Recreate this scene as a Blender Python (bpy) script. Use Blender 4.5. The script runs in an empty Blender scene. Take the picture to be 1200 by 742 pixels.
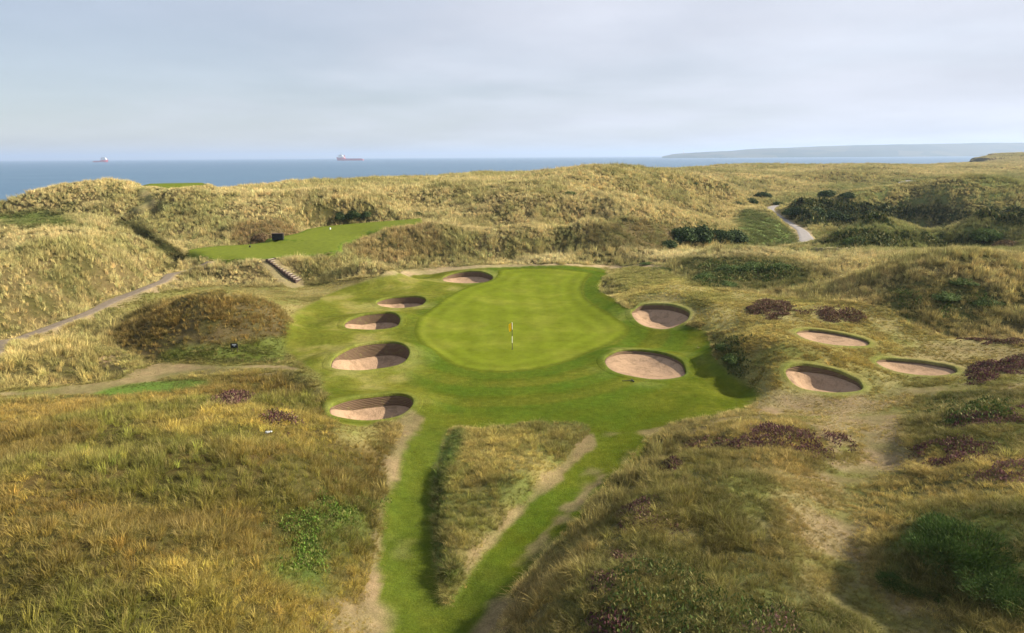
import bpy, math, random
import numpy as np
from mathutils import Matrix, Vector
random.seed(7); rng = np.random.default_rng(7)
R = math.radians
scn = bpy.context.scene
COL = scn.collection

# ------------------------------------------------------------------ camera
F_PX = 830.0; CX, CY = 600.0, 371.0
CAM = np.array([0.0, 0.0, 15.0]); PITCH = R(12.74); ROLL = R(0.36)
_F = np.array([0, math.cos(PITCH), -math.sin(PITCH)]); _U = np.array([0, math.sin(PITCH), math.cos(PITCH)]); _X = np.array([1.0, 0, 0])
RIGHT = math.cos(ROLL)*_X - math.sin(ROLL)*_U
UP = math.cos(ROLL)*_U + math.sin(ROLL)*_X
cd = bpy.data.cameras.new('camera'); cam = bpy.data.objects.new('camera', cd); COL.objects.link(cam)
cd.sensor_fit = 'HORIZONTAL'; cd.sensor_width = 36; cd.lens = 36*F_PX/1200; cd.clip_start = 0.5; cd.clip_end = 90000
m = Matrix.Identity(4)
for i in range(3):
    m[i][0] = RIGHT[i]; m[i][1] = UP[i]; m[i][2] = -_F[i]; m[i][3] = CAM[i]
cam.matrix_world = m
scn.camera = cam

# ------------------------------------------------------------------ light
SUN_EL, SUN_AZ = R(29), R(84)          # azimuth clockwise from +Y
sd = Vector((math.sin(SUN_AZ)*math.cos(SUN_EL), math.cos(SUN_AZ)*math.cos(SUN_EL), math.sin(SUN_EL)))
sl = bpy.data.lights.new('sun', 'SUN'); sl.energy = 5.0; sl.angle = R(0.7); sl.color = (1.0, 0.88, 0.70)
so = bpy.data.objects.new('sun', sl); COL.objects.link(so); so.rotation_euler = sd.to_track_quat('Z', 'Y').to_euler()
so.location = (60, 40, 60)
w = bpy.data.worlds.new('World'); scn.world = w; w.use_nodes = True
nt = w.node_tree; nt.nodes.clear()
def N(nt, t, **k):
    n = nt.nodes.new(t)
    for a, b in k.items(): setattr(n, a, b)
    return n
L = lambda nt, a, b: nt.links.new(a, b)
sky = N(nt, 'ShaderNodeTexSky'); sky.sky_type = 'NISHITA'; sky.sun_disc = False
sky.sun_elevation = SUN_EL; sky.sun_rotation = SUN_AZ; sky.altitude = 20; sky.air_density = 1.0; sky.dust_density = 0.4; sky.ozone_density = 2.0
tc = N(nt, 'ShaderNodeTexCoord'); sep = N(nt, 'ShaderNodeSeparateXYZ'); L(nt, tc.outputs['Generated'], sep.inputs[0])
def MATH(nt, op, a, b=None, c=None, clamp=False):
    n = N(nt, 'ShaderNodeMath', operation=op); n.use_clamp = clamp
    for i, v in enumerate((a, b, c)):
        if v is None: continue
        if isinstance(v, (int, float)): n.inputs[i].default_value = v
        else: L(nt, v, n.inputs[i])
    return n.outputs[0]
# cloud layer: direction projected on a high flat deck
zc = MATH(nt, 'ADD', sep.outputs['Z'], 0.10)
px = MATH(nt, 'DIVIDE', sep.outputs['X'], zc); py = MATH(nt, 'DIVIDE', sep.outputs['Y'], zc)
cmb = N(nt, 'ShaderNodeCombineXYZ'); L(nt, px, cmb.inputs[0]); L(nt, py, cmb.inputs[1])
nz = N(nt, 'ShaderNodeTexNoise'); nz.inputs['Scale'].default_value = 0.42; nz.inputs['Detail'].default_value = 7; nz.inputs['Roughness'].default_value = 0.5; nz.inputs['Distortion'].default_value = 0.25
L(nt, cmb.outputs[0], nz.inputs['Vector'])
# denser cloud to the right (+X) and higher up
bias = MATH(nt, 'MULTIPLY_ADD', sep.outputs['X'], 0.55, 0.02)
bias = MATH(nt, 'MULTIPLY_ADD', sep.outputs['Z'], 0.35, bias)
cov = MATH(nt, 'ADD', nz.outputs[0], bias)
mr = N(nt, 'ShaderNodeMapRange', interpolation_type='SMOOTHSTEP'); L(nt, cov, mr.inputs['Value'])
mr.inputs['From Min'].default_value = 0.22; mr.inputs['From Max'].default_value = 0.86; mr.inputs['To Min'].default_value = 0.45; mr.inputs['To Max'].default_value = 0.96
CLOUD = (7.3, 7.55, 8.5, 1)
cl2 = N(nt, 'ShaderNodeTexNoise'); cl2.inputs['Scale'].default_value = 0.8; cl2.inputs['Detail'].default_value = 5
L(nt, cmb.outputs[0], cl2.inputs['Vector'])
br = N(nt, 'ShaderNodeMapRange'); L(nt, cl2.outputs[0], br.inputs['Value']); br.inputs['From Min'].default_value = 0.3; br.inputs['From Max'].default_value = 0.7
br.inputs['To Min'].default_value = 0.90; br.inputs['To Max'].default_value = 1.08
cc = N(nt, 'ShaderNodeVectorMath', operation='SCALE'); cc.inputs[0].default_value = CLOUD[:3]; L(nt, br.outputs[0], cc.inputs['Scale'])
mx = N(nt, 'ShaderNodeMix', data_type='RGBA'); L(nt, mr.outputs[0], mx.inputs['Factor']); L(nt, sky.outputs[0], mx.inputs[6]); L(nt, cc.outputs[0], mx.inputs[7])
bg = N(nt, 'ShaderNodeBackground'); bg.inputs['Strength'].default_value = 0.050
dim = N(nt, 'ShaderNodeVectorMath', operation='SCALE'); dim.inputs['Scale'].default_value = 0.90; L(nt, mx.outputs[2], dim.inputs[0]); L(nt, dim.outputs[0], bg.inputs['Color'])
wo = N(nt, 'ShaderNodeOutputWorld'); L(nt, bg.outputs[0], wo.inputs['Surface'])
scn.view_settings.view_transform = 'Standard'; scn.view_settings.look = 'None'; scn.view_settings.gamma = 1; scn.view_settings.exposure = 1.25
scn.view_settings.use_curve_mapping = False
scn.cycles.max_bounces = 5; scn.cycles.diffuse_bounces = 2; scn.cycles.transmission_bounces = 3; scn.cycles.transparent_max_bounces = 4
scn.cycles.volume_bounces = 0; scn.cycles.use_denoising = True

# ------------------------------------------------------------------ maths helpers
def rays(u, v):
    u = np.asarray(u, float); v = np.asarray(v, float)
    x = (u-CX)/F_PX; y = -(v-CY)/F_PX
    return x[..., None]*RIGHT + y[..., None]*UP + _F
def at_z(u, v, z):
    d = rays(u, v); t = (np.asarray(z, float)-CAM[2])/d[..., 2]
    return CAM + d*t[..., None]
def hash2(i, j, seed):
    h = (i.astype(np.int64)*374761393 + j.astype(np.int64)*668265263 + seed*1442695041) & 0xffffffff
    h = ((h ^ (h >> 13))*1274126177) & 0xffffffff
    h = (h ^ (h >> 16)) & 0xffffffff
    return h/4294967295.0
def vnoise(x, y, seed=0):
    xi = np.floor(x); yi = np.floor(y); fx = x-xi; fy = y-yi
    fx = fx*fx*fx*(fx*(fx*6-15)+10); fy = fy*fy*fy*(fy*(fy*6-15)+10)
    a = hash2(xi, yi, seed); b = hash2(xi+1, yi, seed); c = hash2(xi, yi+1, seed); d = hash2(xi+1, yi+1, seed)
    return (a*(1-fx)+b*fx)*(1-fy) + (c*(1-fx)+d*fx)*fy
def fbm(x, y, wl, oct=4, seed=0, gain=0.5):
    s = 0; a = 1; t = 0
    ca, sa = math.cos(0.6), math.sin(0.6)
    for o in range(oct):
        s = s + a*vnoise(x/wl+17.3*o, y/wl-9.1*o, seed+o); t += a; a *= gain; wl *= 0.49
        x, y = ca*x-sa*y, sa*x+ca*y
    return s/t*2-1
def sst(e0, e1, x):
    t = np.clip((x-e0)/(e1-e0), 0, 1); return t*t*(3-2*t)
def catmull(P, n=6, closed=True):
    P = np.asarray(P, float); out = []; k = len(P)
    rg = range(k) if closed else range(k-1)
    for i in rg:
        if closed: p0, p1, p2, p3 = P[i-1], P[i], P[(i+1) % k], P[(i+2) % k]
        else: p0, p1, p2, p3 = P[max(i-1, 0)], P[i], P[i+1], P[min(i+2, k-1)]
        for s in range(n):
            t = s/n
            out.append(0.5*((2*p1)+(-p0+p2)*t+(2*p0-5*p1+4*p2-p3)*t*t+(-p0+3*p1-3*p2+p3)*t**3))
    if not closed: out.append(P[-1])
    return np.array(out)
def sdf(px, py, poly, far=40.0):
    """signed distance, negative inside; only exact near the polygon"""
    poly = np.asarray(poly)[:, :2]
    out = np.full(px.shape, float(far))
    x0, y0 = poly.min(0)-far*0.5; x1, y1 = poly.max(0)+far*0.5
    sel = (px > x0) & (px < x1) & (py > y0) & (py < y1)
    X = px[sel]; Y = py[sel]; d = np.full(X.shape, 1e9); ins = np.zeros(X.shape, bool)
    n = len(poly)
    for i in range(n):
        a = poly[i]; b = poly[(i+1) % n]; e = b-a; L2 = max(e@e, 1e-9)
        t = np.clip(((X-a[0])*e[0]+(Y-a[1])*e[1])/L2, 0, 1)
        d = np.minimum(d, (X-a[0]-t*e[0])**2+(Y-a[1]-t*e[1])**2)
        c = ((a[1] > Y) != (b[1] > Y)) & (X < (b[0]-a[0])*(Y-a[1])/(b[1]-a[1]+1e-12)+a[0])
        ins ^= c
    d = np.sqrt(d); out[sel] = np.where(ins, -d, d)
    return out
def linedist(X, Y, P):
    d = np.full(X.shape, 1e9); s = np.zeros(X.shape)
    for i in range(len(P)-1):
        a = P[i][:2]; e = P[i+1][:2]-a; L2 = e@e
        t = np.clip(((X-a[0])*e[0]+(Y-a[1])*e[1])/L2, 0, 1)
        q = (X-a[0]-t*e[0])**2+(Y-a[1]-t*e[1])**2
        near = q < d; d = np.where(near, q, d); s = np.where(near, i+t, s)
    return np.sqrt(d), s

# ------------------------------------------------------------------ terrain: measured heights, then a smooth surface through them
CP = [ # pixel u, v, height above the putting green
(440,742,-.8),(500,742,-1.2),(560,742,-1.2),(440,640,-.9),(480,640,-1.),(560,700,-1.1),(480,560,-.7),(500,520,-.3),(450,580,-.6),
(620,655,-1.),(690,575,-.7),(745,520,-.2),(600,600,-.8),(560,640,-.9),(600,540,-.5),
(300,742,1.),(150,742,2.),(0,742,2.2),(380,700,.2),(400,600,.6),(300,620,2.),(150,620,2.6),(0,620,3.),(415,520,.9),(330,530,2.),(200,530,2.6),(50,530,2.8),
(375,480,.8),(290,462,1.6),(200,465,1.3),(100,478,1.6),(0,488,1.8),
(260,430,.2),(180,440,-.2),(100,457,.1),(20,462,.3),(0,418,1.5),(50,402,1.7),(95,405,1.2),(50,440,.6),(120,432,.3),
(0,404,.2),(60,383,.4),(130,354,.6),(195,324,1.2),(233,309,2.2),
(190,354,2.6),(230,345,3.1),(270,345,3.1),(315,360,2.3),(230,385,1.8),(275,398,1.),(220,420,.2),(300,412,.3),(150,405,.6),(342,400,.4),(128,388,.9),
(350,336,.6),(280,338,1.),(200,338,1.),
(350,330,.8),(250,335,1.),(380,328,.9),(430,322,.9),(462,321,.9),
(225,297,3.2),(270,302,3.2),(316,303,3.2),(316,287,3.2),(280,289,3.2),(350,282,3.3),(400,274,4.0),(440,265,4.6),(485,259,5.1),
(385,294,3.6),(350,303,3.2),(430,303,3.2),(455,312,1.8),
(450,271,4.6),(520,272,4.5),(600,268,4.4),(500,306,1.2),(580,304,1.2),(650,306,1.),
(300,256,6.),(300,225,9.),(300,211,10.5),(250,240,7.8),(230,268,5.),(260,284,4.),(215,301,3.2),(180,240,8.),
(415,256,5.5),(415,240,7.5),(415,225,9.),(430,209,10.5),(490,245,6.),(490,225,8.5),(500,209,10.2),
(0,222,10.3),(60,214,10.8),(150,212,11.),(205,211,11.),(205,217,10.8),(0,240,8.),(60,232,9.),(120,228,9.5),
(0,266,6.8),(60,256,7.4),(111,251,7.8),(150,262,6.5),(205,292,3.8),(0,380,1.2),(0,330,4.),(100,340,2.),(100,300,5.),(180,312,2.4),
(20,257,6.4),(60,246,7.3),(140,248,7.),(195,278,4.2),
(560,311,1.3),(700,311,1.2),(700,292,2.7),(755,292,2.7),(650,297,2.2),(800,297,2.4),(720,308,1.3),
(730,255,5.6),(730,285,2.4),(690,270,4.4),(775,262,4.6),(600,285,3.),(560,290,2.5),(640,262,5.),(550,250,6.),(560,232,8.),(560,215,9.5),
(540,199,11.3),(600,197,11.3),(700,196,11.),(800,197,10.8),(900,194,10.5),(1000,192,9.8),(1100,194,9.),(1150,195,8.5),
(650,235,8.),(750,235,7.5),(650,215,10.),(750,215,9.5),(850,235,5.5),(800,250,4.5),(850,215,8.8),(830,285,1.8),(870,260,3.),
(960,291,1.2),(935,275,1.2),(905,248,2.5),(915,243,2.8),
(850,292,3.2),(950,295,3.0),(1050,293,4.),(1150,290,4.5),(1200,290,4.5),(850,325,2.2),(950,330,2.6),(1050,330,4.2),(1120,325,4.9),(1200,322,4.9),(1050,368,2.6),(1150,382,2.3),
(1100,355,3.4),(1180,402,2.),(1076,432,1.2),(975,398,1.8),(966,452,.9),(900,385,2.3),(875,400,2.),(850,440,.15),(828,398,.3),(900,430,1.6),(925,462,.5),(890,450,.4),
(770,345,2.),(740,335,1.3),(718,345,.6),(800,335,2.4),(770,385,.4),(820,370,1.6),(840,345,2.),
(600,409,0),(600,360,.4),(620,316,1.),(520,400,.1),(700,400,0),(600,480,-.1),(700,480,-.1),(830,460,0),(880,470,.1),(500,350,.6),(440,340,.7),(380,350,.9),(380,390,.6),(380,430,.6),(345,380,.8),
(600,440,0),(760,470,0),(800,420,.1),(760,427,0),(430,476,0),(432,418,.3),(550,316,1.),
(850,500,.9),(920,500,1.3),(980,520,1.2),(1000,490,.8),(860,560,1.6),(780,562,.9),(740,600,.9),(700,640,1.),(650,705,.6),(800,650,1.8),(700,742,1.2),(850,742,1.8),
(930,620,1.4),(980,650,.8),(1000,742,.9),(980,570,.9),(1050,600,1.3),(1100,640,2.2),(1200,640,2.7),(1150,600,2.5),(1150,742,1.6),(1100,700,1.3),
(1100,520,1.8),(1200,500,2.2),(1150,480,1.8),(1080,480,1.),(1200,560,2.2),(1030,540,.8),(800,510,.1),
(1000,287,1.5),(1000,270,3.9),(1050,267,4.3),(1150,264,4.7),(1200,265,4.5),(1060,288,1.5),(1150,288,1.6),(1000,236,5.2),(1100,240,4.9),(1190,244,4.7),(1000,262,1.2),(1090,262,1.2),(960,259,1.7),(930,236,5.),(940,243,4.6),
(1000,225,5.8),(1100,225,5.8),(1200,225,5.5),(1060,214,6.5),(950,210,7.5),(1150,206,7.5),(1200,201,8.),
]
WP = [(0,-20,.5),(-60,-20,2),(60,-20,2),(-200,100,8),(-200,-20,3),(200,-20,4),(300,60,5),(300,150,5.5),(500,300,7),(900,500,9),(620,800,14),(-100,400,9),(100,500,9),
      (300,600,8),(1200,1200,14),(-60,80,4),(-140,120,9),(-120,60,5),(700,550,8),(0,5,-.6),(-20,5,1.8),(20,5,1.4),(110,60,4.5),(150,100,4.5),
      (25,106,1.2),(10,108,1.6),(60,95,1.2),(85,118,1.4)]
c = np.array(CP); P3 = at_z(c[:, 0], c[:, 1], c[:, 2])
P3 = np.vstack([P3, np.array(WP, float)])
def warp(x, y):
    yy = np.maximum(y, -20.0)+40.0
    return np.stack([x/yy*1.6, np.log(yy)*1.6], -1)
def tps_fit(P):
    q = warp(P[:, 0], P[:, 1]); n = len(q)
    d2 = ((q[:, None]-q[None])**2).sum(-1); K = 0.5*d2*np.log(d2+1e-12)+np.eye(n)*5e-5
    A = np.zeros((n+3, n+3)); A[:n, :n] = K; A[:n, n] = 1; A[:n, n+1:] = q; A[n, :n] = 1; A[n+1:, :n] = q.T
    s = np.linalg.solve(A, np.concatenate([P[:, 2], np.zeros(3)])); return q, s
TQ, TS = tps_fit(P3)
def tps(x, y):
    sh = x.shape; q = warp(x.ravel(), y.ravel()); out = TS[-3]+q@TS[-2:]
    for s in range(0, len(q), 60000):
        b = q[s:s+60000]; d2 = ((b[:, None]-TQ[None])**2).sum(-1)
        out[s:s+60000] += (0.5*d2*np.log(d2+1e-12))@TS[:-3]
    return out.reshape(sh)
# grid with a finer middle: 0.2 m by the green, metres far off
def axis(segs):
    out = []
    for a, b, s0, s1 in segs:
        x = a
        while x < b:
            out.append(x); x += s0+(s1-s0)*(x-a)/(b-a)
    out.append(segs[-1][1]); return np.array(out)
xr = axis([(0, 28, .2, .24), (28, 75, .24, .7), (75, 260, .7, 3.2), (260, 1500, 3.2, 45)])
xl = axis([(0, 28, .2, .24), (28, 75, .24, .7), (75, 260, .7, 6), (260, 500, 6, 25)])
GX = np.concatenate([-xl[:0:-1], xr])
GY = axis([(-60, 10, 3, .4), (10, 62, .2, .22), (62, 110, .22, .5), (110, 300, .5, 2.2), (300, 1800, 2.2, 40)])
XX, YY = np.meshgrid(GX, GY)
cyy = np.arange(0, len(GY), 2)
Z = tps(XX, YY)
far = sst(300, 700, np.hypot(XX, YY))
Z = Z*(1-far)+far*np.clip(Z, 5, 16)

def samp(A, x, y):
    x = np.asarray(x, float); y = np.asarray(y, float)
    i = np.clip(np.searchsorted(GX, x)-1, 0, len(GX)-2); j = np.clip(np.searchsorted(GY, y)-1, 0, len(GY)-2)
    fx = np.clip((x-GX[i])/(GX[i+1]-GX[i]), 0, 1); fy = np.clip((y-GY[j])/(GY[j+1]-GY[j]), 0, 1)
    if A.ndim == 3: fx = fx[..., None]; fy = fy[..., None]
    return (A[j, i]*(1-fx)+A[j, i+1]*fx)*(1-fy)+(A[j+1, i]*(1-fx)+A[j+1, i+1]*fx)*fy
def hit(u, v, A=None):
    """where the line of sight through a measured point of the photo meets the ground (world metres)"""
    A = Z if A is None else A
    d = rays(u, v); d = d/np.linalg.norm(d, axis=-1, keepdims=True); sh = d.shape[:-1]; d = d.reshape(-1, 3)
    t = np.full(len(d), 12.0); done = np.zeros(len(d), bool)
    for k in range(3000):
        p = CAM+d*t[:, None]; h = p[:, 2]-samp(A, p[:, 0], p[:, 1])
        done |= (h < 0.02) | (t > 1500)
        if done.all(): break
        t = np.where(done, t, t+np.maximum(0.04, h*0.35))
    p = CAM+d*t[:, None]; p[:, 2] = samp(A, p[:, 0], p[:, 1])
    return p.reshape(sh+(3,))
def poly_px(pts, n=5, closed=True):
    q = catmull(pts, n, closed); r = hit(q[:, 0], q[:, 1])[:, :2]
    dd = np.hypot(*r.T)
    if closed and dd.max() > 1.7*np.median(dd): print('SPIKE', pts[:2], np.median(dd), dd.max())
    return r

# broad natural unevenness before any place is measured on the ground
DIST = np.hypot(XX, YY)
# island bank between the two mown strips
ISL_PX = [(531,505),(560,506),(620,500),(682,500),(688,512),(668,532),(628,572),(590,610),(555,650),(522,690),(513,660),(507,600),(510,560),(520,522)]
isl0 = at_z(*np.array(catmull(ISL_PX, 4)).T, -0.45)[:, :2]
ds = sdf(XX, YY, isl0)
Z += 0.62*sst(0.15, -0.75, ds)*sst(40, 30, YY)
ISL = isl0
# steep bank of the right foreground mound above the right mown strip
# knoll bank right of the green
# mid tee terrace
TEE_F = [(222,297),(262,302),(310,303),(345,298),(392,291),(402,281),(440,270),(492,261)]
TEE_B = [(222,293),(250,289),(285,287),(320,284),(350,277),(370,270),(420,263),(492,256)]
def tee_px(P):
    q = catmull(P, 5, False); return at_z(q[:, 0], q[:, 1], np.interp(q[:, 0], (330, 392, 440, 492), (3.2, 3.9, 4.6, 5.2)))
tf = tee_px(TEE_F); tb = tee_px(TEE_B)
TEE = np.vstack([tf[:, :2], tb[::-1, :2]])
dt = sdf(XX, YY, TEE)
tm = (tf+tb)/2; _, ts_ = linedist(XX, YY, tm); zt_ = np.interp(ts_, np.arange(len(tm)), tm[:, 2])
wt = sst(4.0, 0.4, dt); Z = Z*(1-wt)+zt_*wt
# little far tee on the crest at the left
T2 = at_z(*np.array([(170,217),(200,219),(238,217),(236,213),(205,212),(178,213)]).T, 10.2)
_d2 = sdf(XX, YY, T2); _w2 = sst(9, .3, _d2); Z = Z*(1-_w2)+10.2*_w2
# putting green and apron get evened out
GREEN_PX = [(589,316),(640,313),(682,317),(692,321),(684,333),(687,349),(712,366),(737,384),(727,397),(700,411),(673,422),(622,434),(573,436),(536,430),(506,413),(486,394),(489,376),(506,361),(538,340),(572,329),(583,322)]
GREEN = poly_px(GREEN_PX, 6)
dg = sdf(XX, YY, GREEN)

# coast: land ends at the dune backs
COAST = np.array([(-900,-250),(-420,-60),(-200,60),(-98,127),(-78,146),(-56,174),(-47,208),(-40,255),(-15,295),(40,345),(170,480),(330,575),(436,665),(452,730),(600,900),(1600,2000),(1600,-500),(-900,-500)], float)
dc = sdf(XX, YY, COAST, 60)
wob = 8*fbm(XX, YY, 60, 3, 5)
wc = sst(-22, 14, dc+wob*.7)*sst(0, 5, _d2); wcf = np.where(DIST > 550, sst(-14, 6, dc+wob), wc)
Z = Z*(1-wcf)-14*wcf
Z -= (1.9*sst(150, 225, DIST)-1.5*sst(260, 420, DIST)-1.2*sst(300, 420, DIST)*fbm(XX, YY, 90, 2, 19))*(1-wcf)
hill = np.exp(-(((XX-640)/140)**2+((YY-760)/90)**2)); Z += 4.6*hill*(1-wcf)

# single hummocks and hollows of the dunes: u, v, rise, radius, stretch, turn
HUM = [(128,218,-1.1,8,1.8,.2),(215,366,1.0,2.6,1.8,.1),(285,366,.9,2.4,1.5,-.1),(735,283,1.9,6,1.5,.2),(640,284,1.0,5,1.6,.1),(555,284,.9,5,1.8,0),(470,289,.8,4,1.6,0),(815,262,1.1,5,1.5,.5),(760,240,1.9,8,1.8,.4),(640,238,1.9,9,2,.3),(560,224,1.9,9,1.8,-.3),
 (450,234,1.6,7,1.8,.2),(330,238,1.5,7,1.8,.3),(268,232,.8,6,1.6,.4),(1100,344,1.9,5,1.8,-.3),(1045,322,1.1,4,1.6,.2),(1168,316,1.2,4,1.6,0),(960,318,.9,4,1.7,.2),(880,300,.8,5,1.8,.1),
 (1000,210,1.3,18,2,.3),(880,205,2.8,20,2,-.2),(770,208,2.6,14,2,.3),(1120,214,.9,14,2,0),(60,300,1.4,7,1.6,.9),(130,302,1.0,4,1.6,.8),(30,352,1.0,5,1.6,.8),(100,335,.8,3.5,1.6,.8),
 (690,300,-.8,4,1.6,0),(600,252,-1.9,6,2,.3),(700,225,-2.0,9,2,.3),(850,245,-1.2,6,1.8,.4),(505,236,-1.6,6,2,.2),(385,236,-1.2,5,1.8,.2),(1010,343,-1.2,4,1.8,-.2),(1130,364,-1.0,3.5,1.8,-.2),
 (930,205,-2.4,16,2,.3),(820,222,-1.8,9,2,.3),(90,285,-1.2,4,1.8,.8),(120,640,.7,2.4,1.7,.3),(260,545,.6,2.4,1.6,0),(50,565,.6,2.6,1.6,.4),(330,625,-.4,1.8,1.5,.2),(185,590,-.55,1.7,2,.2),(100,510,-.4,2.2,2,.1),(350,545,.35,1.8,1.5,0),(230,690,.35,1.4,1.6,.2),(765,592,.5,1.6,1.6,.8),(820,645,-.35,1.4,1.6,.4),(715,690,.4,1.3,1.6,.8),(890,575,.35,1.6,1.6,.2),(1150,560,.5,2,2,0),(1090,575,-.3,1.5,1.5,0),(600,555,.35,1.5,1.4,0),(1180,490,.5,2.4,2,0),(300,236,-1.0,4,1.6,.3),(40,240,-1.0,5,1.8,.3),(790,252,-.9,4,1.6,.3)]
hp = np.array(HUM); hw_ = hit(hp[:, 0], hp[:, 1])
for (u, v, dz, r, st, an), p in zip(HUM, hw_):
    ca, sa = math.cos(an), math.sin(an); dx = XX-p[0]; dy = YY-p[1]
    Z += dz*np.exp(-(((dx*ca+dy*sa)/(r*st))**2+((-dx*sa+dy*ca)/r)**2))*sst(.5, 4, dt)
def gully(pts, depth, hw):
    global Z
    q = catmull(pts, 6, False); P = hit(q[:, 0], q[:, 1]); d, _ = linedist(XX, YY, P); Z -= depth*np.exp(-(d/hw)**2)
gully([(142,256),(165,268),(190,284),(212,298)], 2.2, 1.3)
gully([(168,221),(174,230),(183,238)], 1.2, 1.6)
# ------------------------------------------------------------------ paths
def px_line(pts, n=6): 
    q = catmull(pts, n, False); return hit(q[:, 0], q[:, 1])
PATHS = {
 'left': ([(-60,425),(0,405),(45,388),(90,371),(130,354),(170,337),(205,321),(226,314),(244,306)], .7),
 'right': (None, 1.3),
}
path_world = {}
for k, (pts, hw) in PATHS.items():
    if pts is None:
        q_ = np.array([(968,293.5,1.3),(955,290,1.3),(948,284,1.3),(944,277,1.3),(938,269,1.35),(923,260,1.9),(910,251,2.5),(903,246,2.8),(906,242,3.1),(918,240,3.4)]); pw = catmull(at_z(q_[:, 0], q_[:, 1], q_[:, 2]), 8, False)
    else: pw = px_line(pts, 8)
    zz = pw[:, 2].copy()
    for _ in range(12): zz[1:-1] = (zz[:-2]+zz[1:-1]*2+zz[2:])/4
    d, s = linedist(XX, YY, pw); zp = np.interp(s, np.arange(len(zz)), zz)
    wgt = sst(hw+3.4, hw+0.3, d); Z = Z*(1-wgt)+(zp-0.05)*wgt
    pw[:, 2] = zz; path_world[k] = pw
p2 = px_line([(1056,216),(1062,214),(1072,213)], 4)

# ------------------------------------------------------------------ what grows where: soft areas painted one over the other
def C3(*a): return np.array(a, float)
gcol = np.zeros(XX.shape+(3,)); tcol = np.zeros(XX.shape+(3,)); vh = np.zeros(XX.shape)
n1 = fbm(XX, YY, 7, 4, 11); n2 = fbm(XX, YY, 2.2, 3, 23); n3 = fbm(XX, YY, 30, 4, 31)
n1f = fbm(XX, YY, 26, 4, 71)
nmix = np.where(DIST > 110, 0.55*n1f+0.45*n1, n1)
def mixn(a, b, n, lo=-.35, hi=.35):
    t = sst(lo, hi, n)[..., None]; return a*(1-t)+b*t
def layer(poly, ga, gb, ta, tb, h, soft=1.0, wobble=0.8, amt=1.0, dist=None, hn=0.3):
    global gcol, tcol, vh
    if poly is None: w_ = np.ones(XX.shape)*amt
    else:
        d = sdf(XX, YY, poly) if dist is None else dist
        w_ = sst(soft, -soft, d+wobble*(n2*.6+n1*.6))*amt
    W = w_[..., None]
    if ga is not None: gcol = gcol*(1-W)+mixn(ga, gb, n2+n1*.5)*W
    if ta is not None: tcol = tcol*(1-W)+mixn(ta, tb, nmix+.4*n2)*W
    if h is not None: vh = vh*(1-w_)+h*(1+hn*n1*2)*w_
STRAW = C3(.76,.64,.35); SAGE = C3(.45,.42,.19); OLIVE = C3(.15,.16,.04); GOLD = C3(.36,.28,.075); BROWN = C3(.25,.15,.045)
THATCH_SHADE = C3(.10,.08,.035); THATCH_SHADE2 = C3(.065,.06,.022)  # thatch tones darkened to carry the shade beneath tall grass
layer(None, THATCH_SHADE, THATCH_SHADE2, STRAW, SAGE, .62)
far_g = poly_px([(930,300),(1000,292),(1300,296),(1300,205),(1130,207),(1000,215),(930,226),(900,240),(850,262),(850,290)])
layer(far_g, THATCH_SHADE2, C3(.12,.14,.05), C3(.56,.50,.24), C3(.28,.31,.12), .4, 3, 3, .8)
LM = poly_px([(-150,450),(20,470),(120,458),(250,440),(330,436),(400,478),(450,500),(455,560),(440,600),(438,900),(-400,900)])
layer(LM, C3(.08,.06,.022), C3(.055,.05,.016), C3(.56,.46,.13), C3(.25,.27,.06), .40, 1, .6)  # dark ground tone stands in for shade between the tufts
brn = sst(.02, .42, fbm(XX, YY, 5.5, 3, 91)+.15)
w_ = sst(.5, -.5, sdf(XX, YY, LM))*brn*.6
tcol = tcol*(1-w_[..., None])+BROWN*w_[..., None]
KNB = poly_px([(128,390),(190,352),(270,343),(330,362),(342,395),(320,415),(230,427),(170,415)])
layer(KNB, C3(.08,.065,.03), C3(.06,.055,.02), C3(.36,.26,.09), C3(.17,.14,.045), .46, .6, .5)
layer(poly_px([(200,408),(260,405),(330,395),(345,410),(320,424),(240,430),(190,424)]), C3(.10,.12,.03), C3(.08,.10,.02), C3(.15,.2,.04), C3(.09,.13,.02), .2, .6, .5)
RM = poly_px([(600,742),(655,660),(714,592),(772,535),(830,495),(900,483),(980,490),(1020,540),(1060,600),(1080,742),(1100,900),(560,900)])
layer(RM, C3(.11,.09,.04), C3(.075,.075,.03), C3(.64,.52,.22), C3(.27,.26,.08), .32, .8, .5)
RR = poly_px([(1040,470),(1120,455),(1300,450),(1500,900),(1080,900),(1060,742),(1030,640),(1040,540)])
layer(RR, C3(.11,.09,.04), C3(.075,.075,.03), C3(.60,.50,.20), C3(.25,.26,.07), .30, .8, .5)
# short rough to the right of the green
SR = poly_px([(712,318),(780,312),(830,335),(900,345),(960,350),(1040,365),(1100,392),(1200,400),(1300,430),(1300,450),(1100,462),(1040,480),(980,495),(900,483),(885,460),(838,425),(835,396),(800,375),(745,362),(718,340)])
layer(SR, C3(.25,.22,.09), C3(.17,.17,.055), C3(.56,.49,.19), C3(.35,.34,.11), .15, 1, 1.2)
SR2 = poly_px([(868,400),(900,380),(960,378),(1030,390),(1040,420),(1000,445),(930,450),(880,440),(858,415)])
layer(SR2, C3(.20,.175,.06), C3(.14,.14,.04), C3(.56,.47,.17), C3(.30,.29,.09), .22, .8, .8)
# short semi-rough left of the green and the terrace above it
SL = poly_px([(120,350),(230,335),(300,336),(350,333),(450,322),(560,312),(700,311),(720,316),(640,330),(520,345),(480,380),(480,430),(390,500),(440,520),(450,500),(395,478),(330,436),(250,436),(190,446),(110,462),(0,470),(0,455),(110,446),(190,425),(320,424),(345,405),(335,365),(280,344),(200,350),(140,370)])
layer(SL, C3(.20,.175,.07), C3(.145,.145,.045), C3(.40,.35,.14), C3(.25,.245,.08), .10, .7, .7)
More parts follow.
